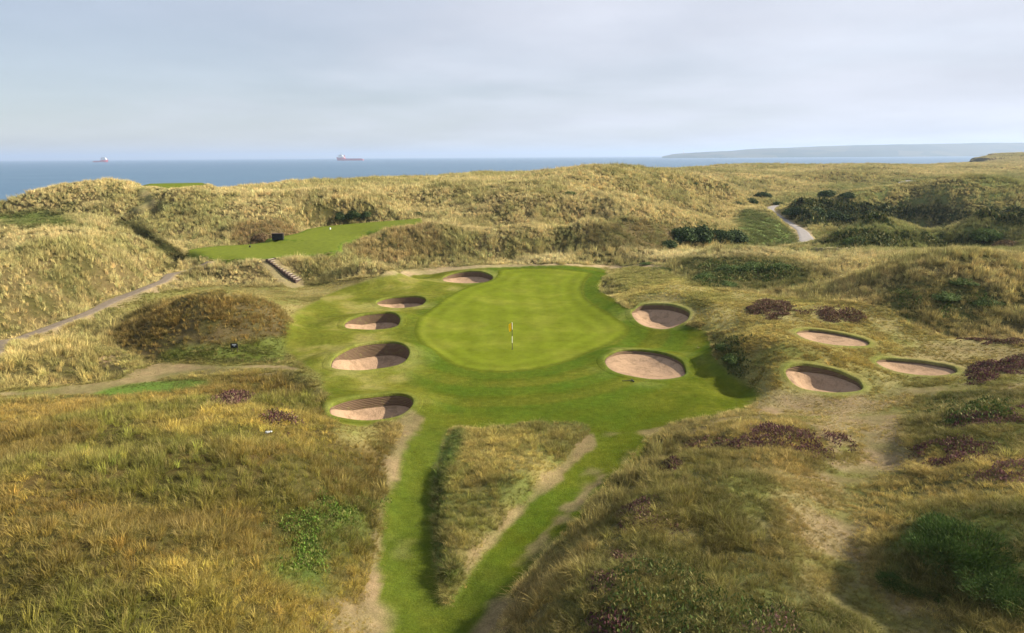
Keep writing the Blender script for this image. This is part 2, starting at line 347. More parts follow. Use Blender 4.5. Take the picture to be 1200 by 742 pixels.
# mown turf
AP_PX = [(500,318),(590,312),(640,311),(695,313),(712,320),(703,333),(716,347),(742,362),(800,374),(833,395),(838,420),(865,442),(890,463),(878,478),(830,488),(780,502),(752,528),(705,580),(655,640),(610,692),(572,742),(540,800),(455,800),(447,742),(440,690),(441,600),(452,560),(478,505),(455,497),(400,497),(378,480),(375,440),(350,425),(335,400),(345,370),(385,345),(440,327)]
AP = poly_px(AP_PX)
dap = sdf(XX, YY, AP)
layer(AP, C3(.082,.098,.011), C3(.060,.079,.008), None, None, 0, .45, .25, dist=dap)
n5 = fbm(XX, YY, 9, 3, 55); n6 = fbm(XX, YY, 3, 4, 66)
inap = sst(.4, -.4, dap+.25*n2)
def tintg(col, w_):
    global gcol
    W = np.clip(w_, 0, 1)[..., None]; gcol = gcol*(1-W)+np.asarray(col)*W
# left part of the apron is thinner, yellower
AL = poly_px([(330,350),(440,325),(540,316),(545,335),(495,362),(478,395),(480,440),(500,480),(390,500),(370,440),(330,430)])
da = sdf(XX, YY, AL)
tintg((.150,.152,.028), inap*sst(3, -2.5, da+1.5*n5)*(.25+.75*sst(-.3, .35, n6)))
tintg((.21,.19,.065), inap*sst(1, -1, da)*sst(.12, .5, n6+.15*n5)*.6)
# darker, greener outer mown ring and arcs of mowing round the front of the green
ring = inap*(dg > 0)
tintg((.060,.098,.010), ring*sst(.35, .75, .5+.5*np.sin(dg*2*math.pi/3.4+.6*n5))*.7*sst(10, 6, dg)*sst(-1, 1.5, da))
tintg((.13,.135,.02), ring*sst(.5, .9, .5+.5*np.sin(dg*2*math.pi/3.4+2.6+.8*n5))*.28*sst(10, 6, dg))
tintg((.055,.10,.010), inap*sst(-1, 1, da)*sst(.0, .5, n6)*.35)
# lush strip to the lower left
STRIP = poly_px([(485,500),(530,503),(520,525),(509,560),(506,600),(512,660),(522,692),(560,655),(610,700),(572,742),(540,800),(455,800),(447,742),(441,600),(452,560),(470,520)])
dst = sdf(XX, YY, STRIP)
tintg((.060,.082,.011), sst(.5, -.3, dst)*inap*.7)
_mw = np.clip(0.5+0.5*np.sin((XX+.35*YY)*2*math.pi/1.5), 0, 1)
tintg((.078,.100,.014), sst(.3, -.4, dst)*inap*sst(.4, .6, _mw)*.28)
# island
layer(ISL, C3(.16,.14,.05), C3(.11,.12,.035), C3(.58,.51,.19), C3(.27,.29,.08), .28, .3, .15, dist=sdf(XX, YY, ISL)+.05)
layer(poly_px([(531,505),(545,508),(528,560),(520,610),(525,650),(545,668),(524,690),(513,660),(507,600),(510,560),(520,522)]), C3(.07,.11,.03), C3(.06,.09,.02), C3(.12,.20,.04), C3(.07,.12,.02), .2, .25, .2)  # lush left bank, its shaded side put into the dark green
# bare soil and worn turf
layer(poly_px([(885,470),(980,466),(1060,454),(1200,442),(1300,445),(1300,462),(1150,462),(1080,470),(1060,500),(1062,540),(1022,575),(1004,610),(1035,660),(1110,742),(1140,800),(1000,800),(935,700),(912,630),(930,585),(962,545),(968,508),(930,492)]), C3(.21,.165,.09), C3(.12,.125,.035), C3(.5,.42,.2), C3(.22,.24,.07), .10, .6, 1.3, .9)
layer(poly_px([(820,560),(880,548),(930,560),(925,610),(880,625),(830,600)]), C3(.22,.19,.09), C3(.13,.14,.04), C3(.5,.42,.2), C3(.22,.24,.07), .13, .8, 1, .8)
SOIL = C3(.21,.155,.09); SOIL2 = C3(.145,.12,.06)
n7 = fbm(XX, YY, .9, 3, 88)
def bare(pts, amt=.9, soft=.6, wob_=.9, a=SOIL, b=SOIL2, patch=None):
    global gcol, vh
    p = poly_px(pts, 4); d = sdf(XX, YY, p); w_ = sst(soft*.7, -soft*.7, d+wob_*(n6*.7+n2*.5+.7*n7))*amt
    if patch is not None: w_ = w_*sst(patch-.25, patch+.25, n6+.6*n2)
    gcol = gcol*(1-w_[..., None])+mixn(a, b, n2)*w_[..., None]; vh = vh*(1-w_)
bare([(702,508),(742,511),(738,532),(712,560),(684,597),(662,632),(640,663),(600,665),(614,641),(646,607),(675,574),(694,548)], .75, .25, .8, patch=-.05)
bare([(690,508),(694,520),(648,570),(601,615),(562,655),(538,690),(529,690),(549,655),(590,604),(629,565),(668,530)], .7, .18, .3)
bare([(570,715),(600,700),(590,742),(575,770),(545,770)], .8, .3, .4)
bare([(470,486),(494,490),(480,520),(466,560),(452,590),(443,640),(440,700),(448,760),(436,760),(430,690),(436,620),(438,580),(450,540),(462,510)], .9, .3, .5)
bare([(360,742),(380,690),(430,650),(446,680),(450,760),(340,780)], .75, .5, .8, C3(.19,.15,.08), C3(.12,.11,.05), patch=-.05)
bare([(450,625),(500,625),(500,650),(460,660)], .6, .4, .8, C3(.22,.21,.07), C3(.2,.2,.06), patch=.15)
bare([(905,462),(980,465),(1060,452),(1200,440),(1300,445),(1300,462),(1120,466),(1070,480),(1035,505),(1050,545),(1010,575),(1000,620),(1010,680),(1060,760),(960,760),(935,660),(915,600),(930,560),(985,530),(1000,495),(940,480)], .85, .8, 1.2, C3(.19,.15,.085), C3(.14,.12,.055), patch=.2)
bare([(750,505),(850,488),(900,478),(905,486),(850,496),(790,512)], .7, .3, .3)
bare([(110,398),(150,412),(200,428),(330,428),(340,436),(250,442),(190,450),(100,462),(0,462),(90,452),(140,440),(110,415)], .65, .4, .5)
bare([(440,323),(470,315),(520,312),(590,309.5),(700,309.5),(770,309.5),(770,313),(640,311.5),(560,315),(500,321)], .85, .4, .4, C3(.33,.26,.15), C3(.25,.21,.11))
bare([(745,298.5),(790,299),(765,302)], .9, .3, .2, C3(.45,.37,.24), C3(.4,.33,.2))
bare([(950,289.5),(1000,289.5),(1060,289),(1050,291),(990,292)], .9, .6, .5, C3(.42,.34,.22), C3(.34,.28,.17))
bare([(300,303),(320,302),(357,330),(335,336)], .9, .3, .2, C3(.24,.2,.1), C3(.2,.17,.09))
bare([(160,222),(172,216),(185,236),(176,245),(150,246),(165,236)], .9, .5, .3, C3(.2,.17,.08), C3(.17,.16,.07))
# lush / green patches, with shade of a mound face and gully painted in
LUSH = (C3(.06,.085,.02), C3(.05,.07,.018), C3(.15,.22,.035), C3(.12,.16,.03))
layer(poly_px([(318,605),(360,590),(432,578),(438,615),(400,650),(370,672),(318,672),(335,640)]), *LUSH, .26, .8, 1.2)
layer(poly_px([(110,462),(150,450),(240,444),(236,452),(160,462)]), C3(.1,.16,.03), C3(.1,.14,.03), C3(.13,.22,.04), C3(.1,.18,.03), .08, .5, .6)
layer(poly_px([(0,250),(60,250),(90,260),(40,264),(0,262)]), C3(.12,.15,.04), C3(.1,.13,.03), C3(.17,.22,.06), C3(.13,.18,.05), .2, 1, 1)
layer(poly_px([(870,245),(895,250),(925,270),(938,284),(880,285),(868,262)]), C3(.11,.15,.05), C3(.1,.13,.04), C3(.16,.21,.07), C3(.13,.18,.05), .3, 1.5, 2)
DKG = (C3(.08,.10,.03), C3(.06,.08,.025), C3(.12,.15,.035), C3(.07,.105,.02))
layer(poly_px([(640,742),(680,660),(730,625),(800,625),(880,660),(960,700),(1020,742),(1000,820),(640,820)]), *DKG, .34, .8, 1.6, .72)
layer(poly_px([(1040,640),(1090,600),(1150,592),(1230,600),(1230,720),(1160,720),(1090,690),(1050,670)]), *DKG, .36, .6, .8)
layer(poly_px([(1070,470),(1140,458),(1220,465),(1220,525),(1130,530),(1080,520)]), *DKG, .3, .6, .8, .8)
layer(poly_px([(795,300),(860,300),(930,305),(960,320),(930,335),(850,338),(800,325)]), *DKG, .45, 1, 2, .75)
layer(poly_px([(1030,345),(1080,325),(1150,330),(1180,365),(1130,385),(1060,372)]), *DKG, .45, .8, 1.5, .55)
layer(poly_px([(835,392),(858,400),(870,440),(858,436),(842,415)]), *DKG, .4, .4, .4, .9)
layer(poly_px([(960,272),(1010,268),(1100,272),(1200,275),(1200,288),(1080,288),(990,288)]), *DKG, .5, 1.2, 2, .8)  # shade on this mound face painted as darker green tints
layer(poly_px([(690,268),(740,258),(790,265),(780,288),(720,292),(685,285)]), C3(.1,.08,.04), C3(.08,.08,.03), C3(.2,.16,.07), C3(.11,.10,.04), .5, .8, 1.5, .8)
layer(poly_px([(278,262),(330,258),(350,272),(320,283),(280,284)]), C3(.1,.08,.04), C3(.1,.08,.04), C3(.28,.18,.08), C3(.17,.10,.05), .7, 1, 1, .8)
layer(poly_px([(395,268),(500,262),(520,285),(480,302),(430,296),(400,285)]), THATCH_SHADE, THATCH_SHADE2, C3(.50,.37,.18), C3(.42,.31,.14), .7, 1, 1, .7)
layer(poly_px([(590,306),(640,298),(690,290),(760,289),(800,294),(790,302),(720,306),(640,308)]), THATCH_SHADE, THATCH_SHADE2, C3(.85,.74,.45), C3(.62,.54,.28), .7, .6, .5, .9)
layer(poly_px([(800,293),(860,290),(940,291),(1000,292),(1000,299),(940,300),(860,300),(800,300)]), THATCH_SHADE, THATCH_SHADE2, C3(.80,.70,.42), C3(.5,.46,.22), .6, .6, .8, .7)
layer(poly_px([(138,254),(165,264),(192,280),(216,298),(210,303),(185,290),(160,273),(138,260)]), C3(.07,.06,.03), C3(.05,.055,.02), C3(.13,.13,.04), C3(.08,.10,.03), .14, .4, .5)  # gully's shade painted into ground and grass tints
# right-hand turned ground with heather litter
layer(poly_px([(1050,430),(1110,400),(1200,412),(1200,440),(1110,445)]), C3(.22,.17,.09), C3(.16,.13,.06), C3(.3,.25,.1), C3(.2,.17,.07), .12, .6, 1, .5)
# nothing tall on paths, tees, green
for k, (pts, hw) in PATHS.items():
    d, s = linedist(XX, YY, path_world[k]); vh = vh*sst(hw-.1, hw+.5, d+.3*n2)
    tintg((.26,.21,.12), sst(hw+1.2, hw+.2, d+.6*n2)*.8)
vh = vh*sst(0.1, .7, dt); tintg((.09,.13,.02), sst(1.0, .2, dt+.3*n2))
t2 = sdf(XX, YY, T2[:, :2]); vh = vh*sst(-.2, 3.2, t2); tintg((.11,.14,.02), sst(.8, -.2, t2))
vh = vh*sst(-.2, .5, dg)

# uneven ground where it is rough
rough = sst(.12, .45, vh)
semi = sst(.0, .12, vh)
Z -= .62*vh*(1+.35*np.clip((DIST-60)/200, 0, 1.2))*rough
Z += rough*(.30*fbm(XX, YY, 6, 4, 3)+.12*n2)*sst(0, .4, inap*-1+1) + semi*.05*n2
Z += rough*sst(90, 160, DIST)*(1.5*fbm(XX, YY, 42, 2, 8))*(1-wcf)
Z += rough*sst(55, 100, DIST)*.45*(.5-2*np.abs(fbm(XX, YY, 19, 2, 14)))
Z += .04*fbm(XX, YY, 6, 2, 40)*sst(0.5, 3, dg)

# ------------------------------------------------------------------ bunkers: lie and size from the photo, far lip raised
BUNK = [ # u0,u1,vtop,vbottom, ground z, lip, depth, skew, label
 (388,480,459,493, .0,.42,1.25, .08,'large round sand bunker lying lowest of the five left of the green'),
 (392,474,400,435, .25,.8,1.35, .10,'big shadowed bunker left of the green directly below the smaller oval one'),
 (407,467,366,387, .5,.65,1.2,.08,'oval bunker left of the green, middle of the five on that side'),
 (442,498,347,361, .65,.4,1.05,.04,'dim brownish bunker, second farthest of the five left of the green'),
 (516,578,320,332, .9,.3,.8,.0,'small bunker behind the back left edge of the putting green'),
 (709,805,409,444, .1,.4,.5,-.06,'widest bunker right of the green with pale raked sand'),
 (742,807,364,386, .6,.35,.45,-.10,'slanting bunker right of the green, behind the widest one'),
 (936,1014,387,405, 1.75,.15,.38,-.05,'shallow pale bunker on the rough knoll, farthest of the right-hand three'),
 (926,1006,439,462, .75,.3,.5,-.05,'round pale bunker at the foot of the grassy knoll beside the worn ground'),
 (1035,1116,422,441, 1.3,.15,.38,-.05,'flat pale bunker farthest to the right beside the heather'),
]
bunkers = []
for (u0, u1, v0, v1, zg, lip, dep, skew, lab) in BUNK:
    uc = (u0+u1)/2
    z0 = float(hit([uc], [v1])[0, 2])
    pn = at_z(uc, v1, z0); pf = at_z(uc, v0, z0+lip)
    cy = (pn[1]+pf[1])/2; ry = max((pf[1]-pn[1])/2, 1.1)
    pl = at_z(u0, (v0+v1)/2, z0+lip*.5); pr = at_z(u1, (v0+v1)/2, z0+lip*.5)
    cx = (pl[0]+pr[0])/2; rx = (pr[0]-pl[0])/2
    NA = 72; a = np.arange(NA)/NA*2*math.pi
    rr = 1+.05*np.sin(2*a+len(bunkers))+.035*np.sin(3*a+2.1*len(bunkers))+.012*np.sin(7*a)
    ox = rx*np.cos(a)*rr; oy = ry*np.sin(a)*rr
    oy = oy*(1+(.13 if u1 < 600 else -.10)*np.cos(a))+ox*skew*3.2
    out = np.stack([cx+ox, cy+oy], -1)
    s = sdf(XX, YY, out, 30)
    ang = (YY-cy-(XX-cx)*skew*3.2)/ry
    rise = lip*sst(-.5, .9, ang)*np.where(s < 0, 1, sst(3.2, 0, s))
    # dish the ground level round the rim so that the mouth is even
    wz = sst(2.5, .3, s); lvl = z0
    Z = Z*(1-wz*.7)+(lvl+(Z-lvl)*.35)*wz*.7
    Z += rise
    bunkers.append(dict(c=(cx, cy), out=out, s=s, z0=z0, dep=dep, lab=lab, rx=rx, ry=ry))
    vh = vh*sst(.15, .7, s)
    lw = sst(.45, .05, s); tintg((.13,.155,.035), lw*.45)
    W = sst(2.6, .4, s)*sst(.1, .6, n6+.1)*.45*inap; tintg((.20,.20,.06), W)

# heather patches (outline in the photo, description, tone, height)
H = [
 ([(835,522),(870,508),(900,497),(925,500),(960,508),(1000,515),(985,530),(960,536),(915,530),(880,526),(850,530)], 'largest purple heather patch on top of the right foreground mound', 'purple', .32),
 ([(800,520),(830,512),(850,514),(835,528),(805,530)], 'small brown heather tuft left of the largest purple patch', 'brown', .25),
 ([(770,540),(800,533),(808,545),(790,558),(768,556)], 'small dark heather tuft on the edge of the right foreground mound', 'purple', .25),
 ([(722,598),(760,585),(785,600),(775,622),(735,622)], 'purple heather patch low on the mound beside the bare strip', 'purple', .28),
 ([(695,660),(730,640),(745,670),(720,700),(695,695)], 'faded purple heather patch on the lower mound slope', 'purple', .28),
 ([(860,725),(905,708),(940,720),(930,745),(860,750)], 'pinkish heather patch at the bottom edge of the photo', 'pink', .24),
 ([(690,722),(725,712),(750,735),(730,755),(690,755)], 'purple heather patch at the bottom edge beside the dark scrub', 'purple', .28),
 ([(250,466),(270,460),(295,464),(294,474),(270,478),(252,474)], 'round dark heather tuft, left of the pair on the left mound', 'purple', .42),
 ([(298,488),(320,480),(345,488),(340,500),(318,503),(300,498)], 'round dark heather tuft, right of the pair on the left mound', 'purple', .42),
 ([(872,362),(895,352),(920,354),(934,366),(915,374),(885,370)], 'brown purple heather patch behind the knoll bunker, left of two', 'brown', .3),
 ([(948,368),(965,360),(985,362),(1008,368),(1000,378),(965,378)], 'brown purple heather patch behind the knoll bunker, right of two', 'brown', .25),
 ([(1130,445),(1160,425),(1200,418),(1240,418),(1240,436),(1190,440),(1150,449)], 'dark purple heather patch at the right edge above the worn path', 'purple', .42),
 ([(1068,525),(1110,515),(1150,520),(1172,532),(1140,545),(1085,548)], 'dark heather patch on the mound at right below the worn path', 'purple', .3),
 ([(1110,492),(1150,480),(1210,474),(1210,484),(1160,496),(1115,502)], 'thin heather streak across the top of the right mound', 'purple', .2),
 ([(1138,560),(1180,545),(1240,543),(1240,565),(1180,570)], 'reddish heather patch at the right edge above the rush clump', 'pink', .25),
 ([(1120,398),(1160,394),(1210,396),(1210,402),(1150,404)], 'faint heather streak at the right edge on the short rough', 'brown', .15),
 ([(1082,388),(1096,385),(1102,391),(1090,393)], 'tiny heather tuft between the shallow bunker and the right dune', 'brown', .15),
]
for pts, lab, tone, h_ in H: vh = vh*(1-.55*sst(.3, -.2, sdf(XX, YY, poly_px(pts, 4))))

# ------------------------------------------------------------------ materials
def mat(name, base=(.5, .5, .5), rough=.8, spec=.2):
    m = bpy.data.materials.new(name); m.use_nodes = True
    b = m.node_tree.nodes['Principled BSDF']; b.inputs['Base Color'].default_value = (*base, 1); b.inputs['Roughness'].default_value = rough
    b.inputs['Specular IOR Level'].default_value = spec
    return m, m.node_tree, b
def noise(nt, scale, detail=4, rough=.6, vec=None, dist=0):
    n = N(nt, 'ShaderNodeTexNoise'); n.inputs['Scale'].default_value = scale; n.inputs['Detail'].default_value = detail; n.inputs['Roughness'].default_value = rough; n.inputs['Distortion'].default_value = dist
    if vec is not None: L(nt, vec, n.inputs['Vector'])
    return n.outputs[0]
def rng_(nt, v, a, b, c, d, smooth=False):
    n = N(nt, 'ShaderNodeMapRange'); 
    if smooth: n.interpolation_type = 'SMOOTHSTEP'
    L(nt, v, n.inputs['Value']); n.inputs['From Min'].default_value = a; n.inputs['From Max'].default_value = b; n.inputs['To Min'].default_value = c; n.inputs['To Max'].default_value = d
    return n.outputs[0]
def mul(nt, col, f):
    n = N(nt, 'ShaderNodeVectorMath', operation='SCALE'); L(nt, col, n.inputs[0]); L(nt, f, n.inputs['Scale']); return n.outputs[0]
def bump(nt, h, b, strength=.5, dist=.05):
    n = N(nt, 'ShaderNodeBump'); n.inputs['Strength'].default_value = strength; n.inputs['Distance'].default_value = dist
    L(nt, h, n.inputs['Height']); L(nt, n.outputs[0], b.inputs['Normal']); return n
def noisy(name, base, lo=.75, hi=1.2, scale=3, rough=.85, bs=.3, bd=.03, bscale=None, spec=.05):
    m, nt, b = mat(name, base, rough, spec)
    g = N(nt, 'ShaderNodeNewGeometry').outputs['Position']
    f = noise(nt, scale, 6, .65, g); c = N(nt, 'ShaderNodeRGB'); c.outputs[0].default_value = (*base, 1)
    L(nt, mul(nt, c.outputs[0], rng_(nt, f, .3, .7, lo, hi)), b.inputs['Base Color'])
    if bs: bump(nt, noise(nt, bscale or scale*6, 4, .6, g), b, bs, bd)
    return m
# ground: colours of soil, shade-darkened thatch and mown turf carried per vertex, fine texture on top
M_ground, nt, b = mat('ground', rough=.9, spec=0)
at = N(nt, 'ShaderNodeAttribute', attribute_name='gcol'); pos = N(nt, 'ShaderNodeNewGeometry').outputs['Position']
f = MATH(nt, 'MULTIPLY', rng_(nt, noise(nt, 2.2, 6, .72, pos), .3, .7, .72, 1.28), rng_(nt, noise(nt, 16, 4, .7, pos), .3, .7, .72, 1.28))
hs = N(nt, 'ShaderNodeHueSaturation'); L(nt, at.outputs['Color'], hs.inputs['Color']); L(nt, rng_(nt, noise(nt, .7, 5, .65, pos), .3, .7, .485, .512), hs.inputs['Hue'])
L(nt, mul(nt, hs.outputs[0], f), b.inputs['Base Color'])
bump(nt, noise(nt, 9, 6, .75, pos), b, .55, .12)
# putting green
M_green, nt, b = mat('putting_turf', rough=.8, spec=.0)
pos = N(nt, 'ShaderNodeNewGeometry').outputs['Position']; sp = N(nt, 'ShaderNodeSeparateXYZ'); L(nt, pos, sp.inputs[0])
ed = N(nt, 'ShaderNodeAttribute', attribute_name='edge').outputs['Fac']
wv1 = MATH(nt, 'SINE', MATH(nt, 'MULTIPLY', MATH(nt, 'ADD', sp.outputs[0], MATH(nt, 'MULTIPLY', sp.outputs[1], .05)), 2*math.pi/2.6))
wv2 = MATH(nt, 'SINE', MATH(nt, 'MULTIPLY', sp.outputs[1], 2*math.pi/4.2))
wv3 = MATH(nt, 'SINE', MATH(nt, 'MULTIPLY', ed, 2*math.pi/1.9))
er = rng_(nt, ed, 2.6, 3.6, 1, 0, True)
st = MATH(nt, 'ADD', MATH(nt, 'MULTIPLY', wv3, er), MATH(nt, 'MULTIPLY', MATH(nt, 'MULTIPLY_ADD', wv2, .5, MATH(nt, 'MULTIPLY', wv1, .6)), MATH(nt, 'SUBTRACT', 1.0, er)))
f = MATH(nt, 'MULTIPLY', MATH(nt, 'MULTIPLY_ADD', st, .085, 1.0), rng_(nt, noise(nt, 1.1, 6, .7, pos), .3, .7, .84, 1.16))
f = MATH(nt, 'MULTIPLY', f, rng_(nt, noise(nt, 9, 4, .7, pos), .3, .7, .88, 1.12))
mc = N(nt, 'ShaderNodeMix', data_type='RGBA'); mc.inputs[6].default_value = (.108, .136, .012, 1); mc.inputs[7].default_value = (.138, .156, .020, 1)
L(nt, rng_(nt, noise(nt, .22, 5, .6, pos), .42, .7, 0, 1, True), mc.inputs['Factor'])
me_ = N(nt, 'ShaderNodeMix', data_type='RGBA'); L(nt, rng_(nt, MATH(nt, 'MULTIPLY_ADD', noise(nt, 1.3, 4, .7, pos), .8, ed), .5, 1.2, 1, 0, True), me_.inputs['Factor']); L(nt, mc.outputs[2], me_.inputs[6]); me_.inputs[7].default_value = (.070, .088, .009, 1)
L(nt, mul(nt, me_.outputs[2], f), b.inputs['Base Color'])
bump(nt, noise(nt, 25, 3, .6, pos), b, .25, .01)
M_tee = noisy('tee_turf', (.110, .136, .014), .8, 1.2, 1.5, bs=.2, bd=.02)
M_path = noisy('path_grit', (.17, .14, .105), .75, 1.2, 2.5, bs=.4, bd=.03)
M_track = noisy('track_grit', (.25, .235, .225), .82, 1.15, 1.5, bs=.4, bd=.03)
# sand: raked, footprints
M_sand, nt, b = mat('bunker_sand', rough=.95, spec=0)
pos = N(nt, 'ShaderNodeNewGeometry').outputs['Position']
c = N(nt, 'ShaderNodeMix', data_type='RGBA'); c.inputs[6].default_value = (.31, .215, .14, 1); c.inputs[7].default_value = (.20, .14, .09, 1)
L(nt, rng_(nt, noise(nt, 1.3, 7, .7, pos, .6), .46, .68, 0, 1, True), c.inputs['Factor']); 
L(nt, mul(nt, c.outputs[2], rng_(nt, noise(nt, 14, 4, .7, pos), .3, .7, .85, 1.12)), b.inputs['Base Color'])
bump(nt, MATH(nt, 'ADD', noise(nt, 5, 4, .7, pos), MATH(nt, 'MULTIPLY', noise(nt, 22, 2, .6, pos), .4)), b, .6, .10)
# stacked turf wall
M_wall, nt, b = mat('stacked_turf', rough=.95, spec=.05)
pos = N(nt, 'ShaderNodeNewGeometry').outputs['Position']; sp = N(nt, 'ShaderNodeSeparateXYZ'); L(nt, pos, sp.inputs[0])
zz = MATH(nt, 'ADD', MATH(nt, 'MULTIPLY', sp.outputs[2], 60.0), MATH(nt, 'MULTIPLY', noise(nt, 1.5, 3, .6, pos), 9.0))
lay = MATH(nt, 'SINE', zz)
c = N(nt, 'ShaderNodeMix', data_type='RGBA'); c.inputs[6].default_value = (.16, .11, .07, 1); c.inputs[7].default_value = (.09, .062, .04, 1)
L(nt, rng_(nt, lay, -1, 1, 0, 1), c.inputs['Factor'])
c2 = N(nt, 'ShaderNodeMix', data_type='RGBA'); L(nt, c.outputs[2], c2.inputs[6]); c2.inputs[7].default_value = (.16, .14, .06, 1)
L(nt, rng_(nt, noise(nt, 3, 5, .7, pos), .5, .7, 0, .7, True), c2.inputs['Factor']); L(nt, c2.outputs[2], b.inputs['Base Color'])
bump(nt, lay, b, .5, .03)
# sea
M_sea, nt, b = mat('sea_water', rough=.30, spec=.5)
pos = N(nt, 'ShaderNodeNewGeometry').outputs['Position']
mp = N(nt, 'ShaderNodeMapping'); L(nt, pos, mp.inputs[0]); mp.inputs['Scale'].default_value = (.35, 1, 1)
c = N(nt, 'ShaderNodeMix', data_type='RGBA'); c.inputs[6].default_value = (.045, .105, .18, 1); c.inputs[7].default_value = (.070, .14, .215, 1)
L(nt, rng_(nt, noise(nt, .012, 6, .7, mp.outputs[0]), .35, .65, 0, 1), c.inputs['Factor']); L(nt, c.outputs[2], b.inputs['Base Color'])
bp = bump(nt, MATH(nt, 'ADD', noise(nt, .12, 5, .65, mp.outputs[0]), noise(nt, .02, 4, .6, mp.outputs[0])), b, .9, 2.5)
b.inputs['Roughness'].default_value = .42; b.inputs['Specular IOR Level'].default_value = .25
# foliage: colour per plant, dry tips, light through the blades
def blade_mat(name, attr, inst, fixed=None, trans=.35, tip=(.50, .42, .22), tipf=.35, lo=.5, hi=1.5, alt=None):
    m = bpy.data.materials.new(name); m.use_nodes = True; nt = m.node_tree; nt.nodes.clear()
    if fixed is None:
        a = N(nt, 'ShaderNodeAttribute', attribute_name=attr); a.attribute_type = 'INSTANCER' if inst else 'GEOMETRY'; col = a.outputs['Color']
    else:
        a = N(nt, 'ShaderNodeRGB'); a.outputs[0].default_value = (*fixed, 1); col = a.outputs[0]
    bl = N(nt, 'ShaderNodeAttribute', attribute_name='bl')
    s = N(nt, 'ShaderNodeSeparateColor'); L(nt, bl.outputs['Color'], s.inputs[0])
    if alt:
        am = N(nt, 'ShaderNodeMix', data_type='RGBA'); L(nt, MATH(nt, 'GREATER_THAN', s.outputs[2], .66), am.inputs['Factor']); L(nt, col, am.inputs[6]); am.inputs[7].default_value = (*alt, 1); col = am.outputs[2]
    c = mul(nt, col, rng_(nt, s.outputs[0], 0, 1, lo, hi))
    mx = N(nt, 'ShaderNodeMix', data_type='RGBA'); L(nt, MATH(nt, 'MULTIPLY', MATH(nt, 'MULTIPLY', s.outputs[1], s.outputs[2]), tipf), mx.inputs['Factor']); L(nt, c, mx.inputs[6]); mx.inputs[7].default_value = (*tip, 1)
    d = N(nt, 'ShaderNodeBsdfPrincipled'); d.inputs['Roughness'].default_value = .6; d.inputs['Specular IOR Level'].default_value = .04
    L(nt, mx.outputs[2], d.inputs['Base Color'])
    t = N(nt, 'ShaderNodeBsdfTranslucent'); L(nt, mx.outputs[2], t.inputs['Color'])
    ms = N(nt, 'ShaderNodeMixShader'); ms.inputs[0].default_value = trans; L(nt, d.outputs[0], ms.inputs[1]); L(nt, t.outputs[0], ms.inputs[2])
    o = N(nt, 'ShaderNodeOutputMaterial'); L(nt, ms.outputs[0], o.inputs['Surface'])
    return m
M_grass = blade_mat('grass_blades', 'tint', True, trans=.2)

# ------------------------------------------------------------------ mesh helpers
def link(name, me, parent=None, mats=(), smooth=True):
    o = bpy.data.objects.new(name, me); COL.objects.link(o)
    for mm in mats: me.materials.append(mm)
    if smooth and len(me.polygons): me.polygons.foreach_set('use_smooth', np.ones(len(me.polygons), bool))
    if parent is not None: o.parent = parent
    return o
def mesh_np(name, V, Fq):
    me = bpy.data.meshes.new(name); V = np.ascontiguousarray(V, np.float32); Fq = np.ascontiguousarray(Fq, np.int32); k = Fq.shape[1]
    me.vertices.add(len(V)); me.vertices.foreach_set('co', V.ravel())
    me.loops.add(Fq.size); me.loops.foreach_set('vertex_index', Fq.ravel())
    me.polygons.add(len(Fq)); me.polygons.foreach_set('loop_start', np.arange(0, Fq.size, k, dtype=np.int32))
    me.update(calc_edges=True); me.validate(); return me
def set_col(me, name, C):
    a = me.attributes.new(name, 'FLOAT_COLOR', 'POINT'); C4 = np.ones((len(C), 4), np.float32); C4[:, :3] = C; a.data.foreach_set('color', C4.ravel())
def set_f(me, name, v):
    a = me.attributes.new(name, 'FLOAT', 'POINT'); a.data.foreach_set('value', np.asarray(v, np.float32))
def tag(o, label=None, cat=None, group=None, kind=None):
    for k, v in (('label', label), ('category', cat), ('group', group), ('kind', kind)):
        if v: o[k] = v
    return o
def empty(name, loc, rz=0):
    o = bpy.data.objects.new(name, None); COL.objects.link(o); o.location = loc; o.rotation_euler = (0, 0, rz); o.empty_display_size = .3; return o
def lofted(rows):
    """rows: list of equal-length vertex rows -> V, F"""
    rows = np.array(rows); r, n = rows.shape[:2]; idx = np.arange(r*n).reshape(r, n)
    Fq = np.stack([idx[:-1, :-1], idx[:-1, 1:], idx[1:, 1:], idx[1:, :-1]], -1).reshape(-1, 4)
    return rows.reshape(-1, 3), Fq
